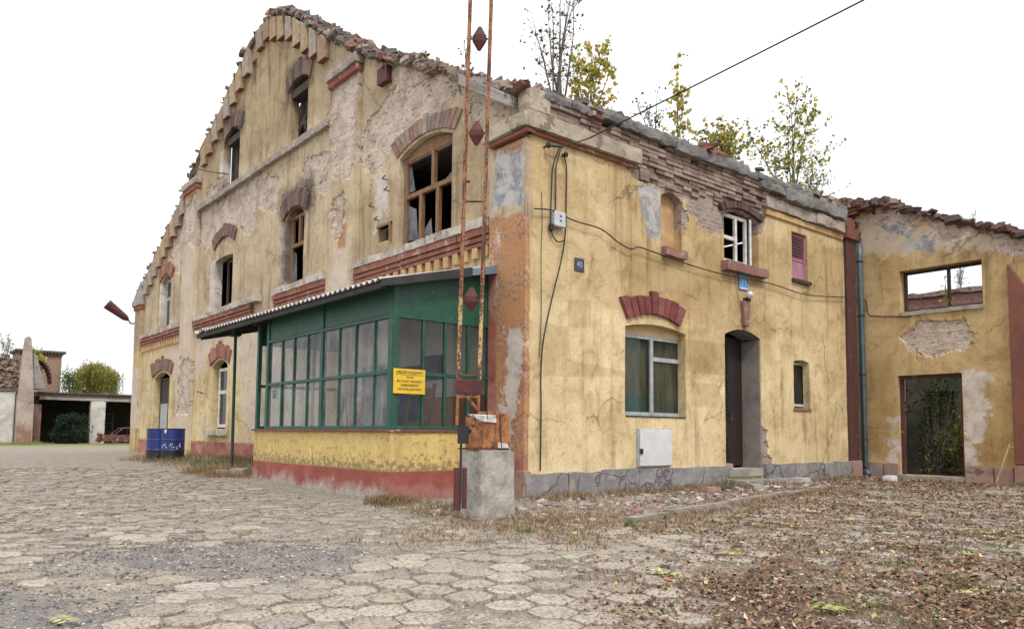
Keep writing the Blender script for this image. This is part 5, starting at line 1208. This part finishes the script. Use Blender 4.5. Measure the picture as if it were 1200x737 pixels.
# ------------------------------------------------------------------ BARRELS, WHITE BLOCK, STAKE, LAMP
DR=[('blue oil drum with flaking white mark, the nearer of the two',(-1.80,12.75)),('blue oil drum half hidden behind the nearer drum',(-2.02,13.32))]
first=None
for i,(lb,(x,y)) in enumerate(DR):
    z=gz(x,y)-.02; e=empty('oil_drum',(x,y,z),lb,'oil drum','blue oil drums')
    if i==0:
        mb=MB(); r=.30
        mb.rings([((x,y,z+h),rr) for h,rr in ((.30,r),(.31,r+.012),(.33,r),(.56,r),(.58,r+.014),(.60,r),(.86,r),(.87,r+.014),(.885,r+.014),(.89,r),(.87,r-.01),(.868,.02))],28,col=None); mb.build('drum_body',m_drum,e,smooth=False)
        mb=MB(); mb.rings([((x,y,z+h),rr) for h,rr in ((.0,r+.012),(.015,r+.012),(.03,r),(.27,r+.001),(.28,r+.012),(.299,r))],28); mb.build('drum_base',m_black,e)
        mb=MB()
        for (a0,a1,h0,h1) in ((3.62,3.86,.74,.86),):
            k=6; vs=[]
            for j in range(k+1):
                t=a0+(a1-a0)*j/k; vs+=[(x+(r+.004)*math.cos(t),y+(r+.004)*math.sin(t),z+h0+.05*abs(j-3)/3),(x+(r+.004)*math.cos(t),y+(r+.004)*math.sin(t),z+h1)]
            mb.add(vs,[(2*j,2*j+2,2*j+3,2*j+1) for j in range(k)])
        for j in range(26):
            t=random.uniform(3.3,5.2); h=.40+random.uniform(-.05,.05)+.03*math.sin(t*9); dt=random.uniform(.015,.05); hh=random.uniform(.008,.03)
            mb.add([(x+(r+.003)*math.cos(t+s*dt),y+(r+.003)*math.sin(t+s*dt),z+h+q*hh) for s,q in ((-1,-1),(1,-.6),(1,1),(-1,.7))],[(0,1,2,3)])
        mb.build('paint_mark',m_label,e); first=e
    else:
        for ch in list(first.children):
            c=ch.copy(); COL.objects.link(c); c.parent=e
        e.rotation_euler=(0,0,2.2)
mb=MB(); rough_box(mb,9.75,10.05,-1.4,-1.18,.03,.17,step=.06,amp=.012,seed=1); thing(mb,'white_block',m_whiteink,'small white block lying before the annex doorway','block')
mb=MB(); mb.tube([(10.9,-3.12,.0),(11.12,-3.36,.92)],.022,6); mb.tube([(11.11,-3.28,.83),(11.13,-3.45,.86)],.012,5); thing(mb,'wooden_stake',m_plank,'pale wooden stake leaning against the red buttress of the annex','stake')
LM=empty('wall_lamp',(-.05,25.5,5.6),'dark red conical lamp hood on a bracket past the far house corner','lamp')
mb=MB(); a=Vector((-.12,25.5,5.66)); b=Vector((-.95,25.5,6.24)); mb.tube([a,a.lerp(b,.15),b],.06,14,None,.21); mb.build('lamp_hood',m_maroon,LM)
mb=MB(); mb.tube([(-.12,25.5,5.66),(-.02,25.5,5.52),(.05,25.3,5.50),(.2,24.36,5.5)],.032,6); mb.build('lamp_arm',m_dark,LM)

# ------------------------------------------------------------------ KERB and rubble
mb=MB(); p0=Vector((-2.9,-3.45,0)); p1=Vector((6.5,-1.62,0)); dv=(p1-p0).normalized(); nv=Vector((-dv.y,dv.x,0)); s=0; k=0
while s<(p1-p0).length-1:
    L=random.uniform(.85,1.0); c=p0+dv*s; z=gz(c.x,c.y)-.02+random.uniform(-.02,.015)+(-.05 if s<1 else 0)
    rough_box(mb,s,s+L-.02,-.07,.07,-.2,.10,step=.09,amp=.012,seed=k+.3,T=lambda q,z=z:(p0.x+dv.x*q[0]+nv.x*q[1],p0.y+dv.y*q[0]+nv.y*q[1],z+q[2])); s+=L; k+=1
tag(mb.build('kerb',m_kerb),kind='structure')
def scatter(name,n,reg,size,cols,mat=m_rubble,flat=.5,label=None):
    mb=MB(); c=0
    while c<n:
        x,y=reg(); 
        if blocked(x,y): continue
        s=random.uniform(*size)*random.choice((.5,.7,1)); z=gz(x,y)
        mb.obox((x,y,z+s*flat*.2),(s,s*random.uniform(.5,.9),s*flat*random.uniform(.5,1.2)),(random.uniform(-.3,.3),random.uniform(-.3,.3),random.uniform(0,3.1)),vary(random.choice(cols),.2),jit=.3); c+=1
    return tag(mb.build(name,mat),label,'rubble' if label else None,kind='stuff')
def blocked(x,y): return (x>-.1 and y>-.08 and x<11.2) or (x>-2.1 and y>.9 and y<6.6) or (-2.3<x<-1.6 and -1.75<y<-1.2) or x>11.2
def strip(): 
    x=random.uniform(-2.5,10.8); return x,random.uniform(-2.6+.15*x*.8 if x<5 else -1.6,-.05)
ST=[(.40,.36,.31),(.33,.29,.25),(.46,.43,.39),(.27,.16,.12),(.22,.19,.17)]
scatter('rubble',1500,strip,(.03,.13),ST,label='pale plaster crumbs and stones along the foot of the yellow wall')
def yard(): 
    w=random.uniform(-.72,.72); t=random.uniform(3.8,15)**1.0; return CX+RT[0]*w*t+FW[0]*t, CY+RT[1]*w*t+FW[1]*t
scatter('gravel',11000,yard,(.010,.038),ST+[(.3,.27,.24),(.16,.14,.13)],label='loose small stones strewn over the yard paving')
def hollows():
    if random.random()<.6:
        w=random.uniform(-4.1,-1.3); t=random.uniform(6.2,8.)
    else: w=random.uniform(-4.6,-2.4); t=random.uniform(4.1,6.)
    return CX+RT[0]*w+FW[0]*t, CY+RT[1]*w+FW[1]*t
scatter('chippings',7000,hollows,(.010,.028),[(.30,.28,.26),(.16,.15,.145),(.42,.39,.35),(.10,.095,.09),(.24,.21,.19)],label='dark stone chippings in the bare hollows of the paving')
# single stones that can be told apart
for i,(x,y,s,lb,c) in enumerate(((7.5,-.45,.42,'pale squared stone block lying at the plinth right of the doorstep',(.45,.42,.38)),(4.9,-1.0,.40,'flat grey broken slab lying below the doorstep',(.30,.28,.26)),(4.3,-.75,.34,'dark broken tile piece beside the flat grey slab',(.10,.08,.075)),(3.6,-.9,.36,'reddish brick fragment lying under the white cabinet side',(.32,.20,.16)),(-2.05,7.0,.5,'broken concrete lump at the porch far corner',(.36,.31,.27)),(-2.35,7.3,.35,'flat stone lump beside the roof post foot',(.42,.37,.32)))):
    mb=MB(); z=gz(x,y); rough_box(mb,-s/2,s/2,-s*.32,s*.32,-.05,s*.28,step=.07,amp=.02,seed=i+50,col=c,T=lambda q,x=x,y=y,z=z,i=i:(x+q[0]*math.cos(i)-q[1]*math.sin(i),y+q[0]*math.sin(i)+q[1]*math.cos(i),z+q[2])); thing(mb,'stone',m_rubble,lb,'stone')

# fallen leaves
LC=[(.22,.095,.045),(.17,.07,.038),(.28,.14,.065),(.12,.055,.032),(.33,.20,.10),(.10,.05,.032),(.40,.29,.17),(.30,.16,.07)]
def litter():
    mb=MB(); n=0; tries=0
    while n<50000 and tries<900000:
        tries+=1
        t=3.9+(27-3.9)*random.random()**1.25; s=random.choice((random.uniform(-.05,.72),random.uniform(-.05,.72),random.uniform(-.05,.72),random.uniform(.72,1.2))); w=s*t
        x=CX+RT[0]*w+FW[0]*t; y=CY+RT[1]*w+FW[1]*t
        if blocked(x,y): continue
        pn=mnoise.fractal(Vector((x*1.1,y*1.1,7.)),1.,2.,4)
        den=float(litter_density(x,y))*(.80+1.15*pn)
        if random.random()>den: continue
        size=random.choice((random.uniform(.012,.03),random.uniform(.022,.045),random.uniform(.035,.068)))*(1+.03*max(0,t-8))
        c=vary(random.choice(LC),.4); c=(c[0]*.80,c[1]*.85,c[2]*.92)
        if random.random()<.012: c=vary((.46,.42,.13),.2)
        elif random.random()<.02: c=vary((.48,.42,.33),.2)
        nn=Vector((random.gauss(0,.45),random.gauss(0,.45),1)).normalized()
        a=Vector((random.gauss(0,1),random.gauss(0,1),0)).normalized(); a=(a-nn*a.dot(nn)).normalized(); b=nn.cross(a)
        p=Vector((x,y,gz(x,y)+random.uniform(.008,.04))); q=size*.3
        curl=random.uniform(-.2,.75)
        mb.add([p-a*size*.5+nn*size*curl*.5,p+b*q,p+a*size*.5+nn*size*curl*.5,p-b*q+nn*size*curl*.3],[(0,1,2),(0,2,3)],c); n+=1
    # pale green-yellow compound leaves
    for k in range(34):
        t=random.uniform(4.3,13); s=random.uniform(.2,.68)
        if k<1: t,s=5.05,-.58
        w=s*t; x=CX+RT[0]*w+FW[0]*t; y=CY+RT[1]*w+FW[1]*t
        if blocked(x,y): continue
        a=random.uniform(0,6.28); L=random.uniform(.14,.26); c0=random.choice([(.36,.38,.10),(.42,.41,.14),(.29,.34,.10),(.44,.44,.22)])
        for j in range(9):
            f=j/8; px=x+math.cos(a)*L*f; py=y+math.sin(a)*L*f
            for sd in (-1,1):
                b=a+sd*1.2; q=Vector((px+math.cos(b)*.035,py+math.sin(b)*.035,gz(px,py)+.03+.01*random.random())); dv=Vector((math.cos(b),math.sin(b),random.uniform(-.2,.3))); e=Vector((-math.sin(b),math.cos(b),0))
                mb.add([q-dv*.035,q+e*.013,q+dv*.04,q-e*.013],[(0,1,2),(0,2,3)],vary(c0,.15))
    tag(mb.build('leaf_litter',m_litter),'brown fallen leaves with a few yellow ones strewn over the yard','leaf litter',kind='stuff')
litter()
def tufts(name,spots,label,cat='grass'):
    mb=MB()
    for (x,y,r,n,h,cols) in spots:
        for k in range(n):
            a=random.uniform(0,6.28); rr=r*math.sqrt(random.random()); px,py=x+rr*math.cos(a),y+rr*math.sin(a)
            if blocked(px,py): continue
            z=gz(px,py)-.01; hh=h*random.uniform(.35,1.15); ln=Vector((random.gauss(0,.45),random.gauss(0,.45),1))*hh; wd=random.uniform(.0025,.006)*(1+h*2)
            b=random.uniform(0,6.28); s=Vector((math.cos(b),math.sin(b),0))*wd; p=Vector((px,py,z)); m=p+ln*.55+Vector((0,0,hh*.05)); e=p+ln+Vector((ln.x*.5,ln.y*.5,-hh*.12))
            mb.add([p-s,p+s,m+s*.8,m-s*.8,e],[(0,1,2,3),(3,2,4)],vary(random.choice(cols),.3))
    tag(mb.build(name,m_grass),label,cat,kind='stuff')
DRY=[(.30,.21,.11),(.24,.15,.075),(.38,.28,.15),(.20,.11,.055)]; MIX=DRY+[(.13,.16,.045),(.17,.19,.06)]; FR=[(.06,.17,.03),(.09,.22,.04)]
sp=[]
for i in range(95):   # along the street wall and kerb
    x=random.uniform(-.2,10.5); sp.append((x,random.uniform(-.5,-.12),.22,26,.16,DRY if random.random()<.8 else MIX))
for i in range(120):
    s=random.uniform(0,9.6); c=p0+dv*s+nv*random.uniform(-.7,.15); sp.append((c.x,c.y,.26,26,.11,DRY if random.random()<.85 else MIX))
for i in range(150):
    sp.append((random.gauss(-1.9,1.0),random.gauss(-2.3,.6),.28,24,.09,DRY))
for i in range(70): sp.append((random.uniform(-2.6,-1.6),random.uniform(-1.6,.85),.2,18,.10,DRY+MIX))
for i in range(900):
    w=random.uniform(.02,.66); t=random.uniform(5.2,17); x,y=CX+RT[0]*w*t+FW[0]*t,CY+RT[1]*w*t+FW[1]*t
    if mnoise.fractal(Vector((x*.7,y*.7,33.)),1.,2.,3)<-.02: continue
    sp.append((x,y,.25,22,random.choice((.03,.04,.05,.075)),DRY if random.random()<.88 else MIX))
for i in range(160):   # weeds by the drums and the porch far end
    y=random.uniform(7.5,17); sp.append((-random.uniform(.15,2.6)*(1 if y<15 else .6),y,.35,26,.15 if random.random()<.8 else .26,MIX if random.random()<.5 else DRY))
for i in range(40): sp.append((random.uniform(-2.9,-1.9),random.uniform(6.3,8.2),.22,22,.22,DRY))
for i in range(60): sp.append((random.uniform(-2.4,-2.0),random.uniform(.3,1.0),.14,16,.16,DRY+[(.07,.06,.035)]))
tufts('dry_grass',sp,'dry tan grass and weeds growing along the walls and kerb')
sp=[]
for (x,y) in JOINTS:
    if mnoise.noise(Vector((x*.8,y*.8,2.)))>-.1: sp.append((x,y,.06,18,random.choice((.015,.022,.035)),[(.17,.12,.05),(.12,.09,.04),(.14,.14,.04),(.22,.16,.08)]))
tufts('joint_moss',sp,'brown moss and dry tufts in the joints of the hexagonal paving','moss')
sp=[(-2.45,-2.75,.12,40,.09,FR),(-1.2,-3.2,.10,40,.11,FR),(-.35,-2.95,.10,46,.13,FR),(5.05,-.25,.16,70,.24,FR),(2.2,-.15,.2,50,.16,FR+MIX),(10.8,-.9,.15,60,.14,FR),(11.0,-3.75,.25,90,.15,FR),(7.9,-1.3,.12,40,.1,FR),(9.3,-3.0,.2,60,.12,FR+DRY)]
for i in range(120):
    t=random.uniform(4.2,9.); s=random.uniform(.42,.68); sp.append((CX+RT[0]*s*t+FW[0]*t,CY+RT[1]*s*t+FW[1]*t,.16,46,.06,FR+MIX))
for i in range(22): sp.append((random.uniform(-2.4,-.3),random.uniform(8.5,12.),.2,24,.20,[(.09,.13,.04),(.13,.16,.06)]))
tufts('green_weeds',sp,'small fresh green weeds at the wall foot and among fallen leaves','weeds')
sp=[(random.uniform(-6,6.5),random.uniform(40,45.5),.7,40,.22,[(.16,.20,.05),(.24,.25,.08)]) for i in range(150)]
tufts('verge_grass',sp,'strip of pale green grass in front of the open shed')

# ------------------------------------------------------------------ FAR LEFT: shed, ruin, tower, tree, wreck
SH=empty('open_shed',(3,46,.2),'long low open fronted shed with a whitewashed pier and flat tar roof','shed')
mb=MB(); mb.box(-.3,12,45.7,52,3.12,3.3); mb.hexa([(-.3,45.6,3.3),(12,45.6,3.3),(12,52,3.42),(-.3,52,3.42),(-.3,45.6,3.38),(12,45.6,3.38),(12,52,3.5),(-.3,52,3.5)]); mb.build('roof',m_tar,SH)
mb=MB(); mb.box(-.25,12,45.75,45.95,2.92,3.12); mb.build('lintel_beam',m_ruinwall,SH)
for x in (2.6,7.4):
    mb=MB(); rough_box(mb,x,x+.86,45.75,46.3,.1,2.92,step=.3,amp=.03,seed=x); mb.build('pier',m_shedwall,SH)
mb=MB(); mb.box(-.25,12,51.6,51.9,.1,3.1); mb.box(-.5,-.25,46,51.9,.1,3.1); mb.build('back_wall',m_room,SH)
mb=MB(); mb.box(-.55,-.12,45.8,46.1,.1,2.6); mb.build('side_post',m_ruinwarm,SH)
mb=MB(); mb.box(4.0,4.06,48.5,48.6,.2,2.2); mb.box(4.5,4.56,48.5,48.6,.2,2.2); 
for z in (.9,1.5,2.1): mb.box(4.0,4.56,48.5,48.58,z,z+.05)
mb.build('gate_frame',m_green,SH)
RU=empty('ruined_gatehouse',(-2.,44,.2),'ruined whitewashed outbuilding with a tall pointed masonry buttress and fallen roof','ruin')
mb=MB(); rough_box(mb,0,1,0,1,0,1,step=.09,amp=.02,seed=6,T=lambda q:(-1.64+.86*q[0]+(q[2]>0)*0 + (.36-.0-.44*q[0]*1.0)*max(0,q[2]-.5)*1.35*0 + ( (.5-q[0])*.62*max(0,(q[2]-.42))/.58 ),44.0+.9*q[1],.1+6.45*q[2])); mb.build('buttress',m_ruinwall,RU)
mb=MB(); mb.box(-1.60,-.85,43.955,44.0,.1,1.3); mb.build('stained_foot',m_ruinwarm,RU)
mb=MB(); rough_box(mb,-6,-1.72,44.4,44.9,.1,3.28,step=.35,amp=.04,seed=8); mb.build('front_wall',m_shedwall,RU)
mb=MB(); mb.hexa([(-6,44.3,3.3),(-1.6,44.3,3.3),(-1.6,49,3.4),(-6,49,3.4),(-6,45.5,5.3),(-1.6,45.5,5.3),(-1.6,48,5.5),(-6,48,5.5)]); mb.build('fallen_roof',m_tar,RU)
mb=MB(); 
for k in range(260):
    x=random.uniform(-4.5,-1.5); t=random.random(); mb.obox((x,44.35+1.2*t,3.35+2.1*t+random.uniform(0,.2)),(.3,.14,.1),(random.uniform(-.5,.5),random.uniform(-.5,.5),random.uniform(0,3)),random.choice([(.2,.13,.1),(.26,.18,.13),(.14,.1,.08),(.3,.24,.19)]))
mb.build('roof_rubble',m_rubble,RU)
mb=MB(); mb.hexa([(-.85,44.5,3.5),(-.05,44.9,3.5),(-.05,46,3.5),(-.85,46,3.5),(-.84,44.5,5.6),(-.70,44.5,5.5),(-.70,46,5.5),(-.84,46,5.6)]); mb.build('grey_gable_flank',m_conc,RU)
mb=MB(); 
for i in range(8):
    a=i/8*1.5; mb.obox((-.55+.9*math.sin(a)*.8,45.2,3.6+1.6*math.cos(a)),(.36,1.2,.06),(0,a,0))
mb.build('curved_tin',m_maroon,RU)
sapling('tree_sapling','bare twiggy sapling on the fallen roof of the far ruined outbuilding',(-2.2,45.2,5.4),1.5,6,.7,120,DK+YG,.14)
sapling('tree_sapling','yellow bush behind the pointed buttress of the far ruin',(-.3,46.5,4.3),1.9,6,.8,420,YE+YG,.18)
TW=empty('brick_tower',(2,61,.2),'square red brick tower with a dark flat cap and a round blind window','tower')
mb=MB(); 
def bwall(p,q,z0,z1):
    L=math.hypot(q[0]-p[0],q[1]-p[1]); mb.add([(p[0],p[1],z0),(q[0],q[1],z0),(q[0],q[1],z1),(p[0],p[1],z1)],[(0,1,2,3)],None,[(0,z0),(L,z0),(L,z1),(0,z1)])
bwall((.2,60),(3.15,60),0,7.0); bwall((3.15,60),(3.15,63),0,7.0); bwall((3.15,63),(.2,63),0,7.0); bwall((.2,63),(.2,60),0,7.0); mb.build('tower_wall',m_towerbrick,TW)
mb=MB(); mb.box(.0,3.4,59.75,63.2,7.02,7.2); 
for k in range(14): mb.box(.2+k*.22,.32+k*.22,59.82,59.998,6.8,7.0)
mb.build('tower_cap',m_tar,TW)
mb=MB(); vs=[(1.75+.42*math.cos(t*math.pi/10),59.97,5.85+.36*math.sin(t*math.pi/10)) for t in range(20)]; mb.add(vs,[tuple(range(20))]); mb.build('round_window',m_conc,TW)
# willow
def willow():
    o=empty('willow_tree',(5.2,58,.2),'drooping yellow green willow crown rising behind the shed roof','tree'); tr=MB(); cr=MB()
    tr.tube([(5.2,58,.1),(5.25,58,2.),(5.2,58,4.2)],.28,8,None,.16)
    for k in range(95):
        a=random.uniform(0,6.28); r=random.uniform(.1,1.95)*(.8+.4*random.random()); top=Vector((5.25+r*math.cos(a),58+r*.8*math.sin(a),6.25-.42*(r/1.5)**2*1.2+random.uniform(-.45,.1)))
        tr.tube([(5.2,58,3.6),(5.2+(top.x-5.2)*.5,58+(top.y-58)*.5,5.0),top],.04,4,None,.012)
        for j in range(7):
            p=top+Vector((random.gauss(0,.2),random.gauss(0,.2),random.gauss(0,.14))); L=random.uniform(.9,2.6)
            c0=random.choice([(.36,.33,.07),(.46,.39,.08),(.25,.26,.06),(.32,.30,.07),(.18,.2,.05)])
            for i in range(int(L*9)): leaf_quad(cr,p+Vector((random.gauss(0,.05),random.gauss(0,.05),-L*i/(L*9))),random.uniform(.12,.22),vary(c0,.25),asp=.45)
    for k in range(14):
        a=random.uniform(2.6,3.9); q=Vector((5.2+2.1*math.cos(a),58+random.gauss(0,.6),random.uniform(3.6,5.5)))
        tr.tube([(5.2,58,3.4),q],.03,4,None,.01)
        for i in range(40): leaf_quad(cr,q+Vector((random.gauss(0,.3),random.gauss(0,.3),random.gauss(0,.25))),random.uniform(.12,.2),vary(random.choice(GR),.3))
    tr.build('trunk',m_bark,o); cr.build('crown',m_leaf,o)
willow()
# burnt car wreck
WR=empty('car_wreck',(4.4,43.3,.2),'burnt out rusty car wreck without windows beside the shed pier','car wreck')
mb=MB(); 
def prof(y): return [(2.75,.42),(2.72,.62),(2.85,.75),(3.35,.80),(3.75,1.12),(4.3,1.22),(4.95,1.12),(5.4,.82),(5.95,.74),(6.0,.42)]
for yy in (42.75,43.85):
    # door skin below the windows
    body=[(2.75,.36),(2.72,.62),(2.85,.72),(3.4,.76),(5.4,.76),(5.95,.7),(6.0,.36),(5.65,.36),(5.6,.5),(5.4,.58),(5.2,.5),(5.15,.36),(3.65,.36),(3.6,.5),(3.4,.58),(3.2,.5),(3.15,.36)]
    mb.add([(x,yy,z) for x,z in body],[tuple(range(len(body)))])
sk=[(2.72,.36),(2.72,.62),(2.85,.74),(3.4,.78)]; sk2=[(5.4,.78),(5.95,.7),(6.0,.36)]; rf=[(3.85,1.16),(4.3,1.22),(4.95,1.14)]
for ln in (sk,sk2,rf):
    for i in range(len(ln)-1): mb.add([(ln[i][0],42.75,ln[i][1]),(ln[i+1][0],42.75,ln[i+1][1]),(ln[i+1][0],43.85,ln[i+1][1]),(ln[i][0],43.85,ln[i][1])],[(0,1,2,3)])
for yy in (42.78,43.82):
    mb.tube([(3.4,yy,.77),(3.85,yy,1.16),(4.3,yy,1.21),(4.95,yy,1.13),(5.4,yy,.78)],.035,5); mb.tube([(4.35,yy,.76),(4.35,yy,1.2)],.03,5)
mb.build('body_shell',m_wreck,WR)
for x in (3.4,5.4):
    for yy in (42.8,43.8):
        mb=MB(); mb.tube([(x,yy-.07,.42),(x,yy+.07,.42)],.2,14); mb.build('wheel',m_wreck,WR)
mb=MB(); mb.obox((2.75,43.2,.72),(.35,.5,.12),(0,.5,.2)); mb.obox((2.6,43.0,.5),(.2,.3,.4),(.2,.4,.3)); build_split(mb,'crumpled_hood',m_rust,WR)

# ------------------------------------------------------------------ sky, sun, camera
W=bpy.data.worlds.new('World'); S.world=W; W.use_nodes=True; nt=W.node_tree; nt.nodes.clear()
sd=Vector((-.22,-.62,.76)).normalized()
sky=nt.nodes.new('ShaderNodeTexSky'); sky.sky_type='NISHITA'; sky.sun_disc=False; sky.sun_elevation=math.asin(sd.z); sky.sun_rotation=math.atan2(sd.x,sd.y); sky.dust_density=3.
mx=nt.nodes.new('ShaderNodeMix'); mx.data_type='RGBA'; mx.inputs[0].default_value=.90; mx.inputs[7].default_value=(11.2,11.2,11.6,1)
bg=nt.nodes.new('ShaderNodeBackground'); bg.inputs[1].default_value=.10; ow=nt.nodes.new('ShaderNodeOutputWorld')
tc=nt.nodes.new('ShaderNodeTexCoord'); sx=nt.nodes.new('ShaderNodeSeparateXYZ'); nt.links.new(tc.outputs['Generated'],sx.inputs[0])
nz=nt.nodes.new('ShaderNodeTexNoise'); nz.inputs['Scale'].default_value=2.2; nz.inputs['Detail'].default_value=5.; nt.links.new(tc.outputs['Generated'],nz.inputs['Vector'])
mr=nt.nodes.new('ShaderNodeMapRange'); mr.inputs[1].default_value=-.05; mr.inputs[2].default_value=.95; mr.inputs[3].default_value=.70; mr.inputs[4].default_value=1.5; nt.links.new(sx.outputs[2],mr.inputs[0])
ma=nt.nodes.new('ShaderNodeMath'); ma.operation='MULTIPLY_ADD'; ma.inputs[1].default_value=.22; ma.inputs[2].default_value=-.11; nt.links.new(nz.outputs[0],ma.inputs[0])
mad=nt.nodes.new('ShaderNodeMath'); mad.operation='ADD'; nt.links.new(mr.outputs[0],mad.inputs[0]); nt.links.new(ma.outputs[0],mad.inputs[1])
vs=nt.nodes.new('ShaderNodeVectorMath'); vs.operation='SCALE'; vs.inputs[0].default_value=(11.2,11.2,11.65); nt.links.new(mad.outputs[0],vs.inputs['Scale']); nt.links.new(vs.outputs[0],mx.inputs[7])
nt.links.new(sky.outputs[0],mx.inputs[6]); nt.links.new(mx.outputs[2],bg.inputs[0]); nt.links.new(bg.outputs[0],ow.inputs[0])
sl=bpy.data.lights.new('sun','SUN'); sl.energy=1.5; sl.angle=R(12); sl.color=(1,.965,.90); so=bpy.data.objects.new('sun',sl); COL.objects.link(so); so.rotation_euler=(-sd).to_track_quat('-Z','Y').to_euler()
cd=bpy.data.cameras.new('camera'); co=bpy.data.objects.new('camera',cd); COL.objects.link(co); S.camera=co
yaw,pit,rol=.877197754,.0747974141,.00885326
fwd=Vector((math.cos(yaw)*math.cos(pit),math.sin(yaw)*math.cos(pit),math.sin(pit))); rt=Vector((math.sin(yaw),-math.cos(yaw),0)); upv=rt.cross(fwd)
r2=rt*math.cos(rol)+upv*math.sin(rol); u2=-rt*math.sin(rol)+upv*math.cos(rol)
m=Matrix((r2,u2,-fwd)).transposed().to_4x4(); m.translation=Vector((-8.1737957,-9.40722377,1.05)); co.matrix_world=m
cd.sensor_fit='HORIZONTAL'; cd.sensor_width=36; cd.lens=900.62/1200*36; cd.shift_y=(440.53-368.5)/1200; cd.clip_end=3000; cd.clip_start=.05
S.view_settings.view_transform='Standard'; S.view_settings.look='None'; S.view_settings.gamma=1; S.view_settings.exposure=.33; S.view_settings.use_curve_mapping=False
S.render.engine='CYCLES'; S.cycles.use_denoising=True; S.cycles.max_bounces=8; S.cycles.transparent_max_bounces=16; S.cycles.use_adaptive_sampling=True
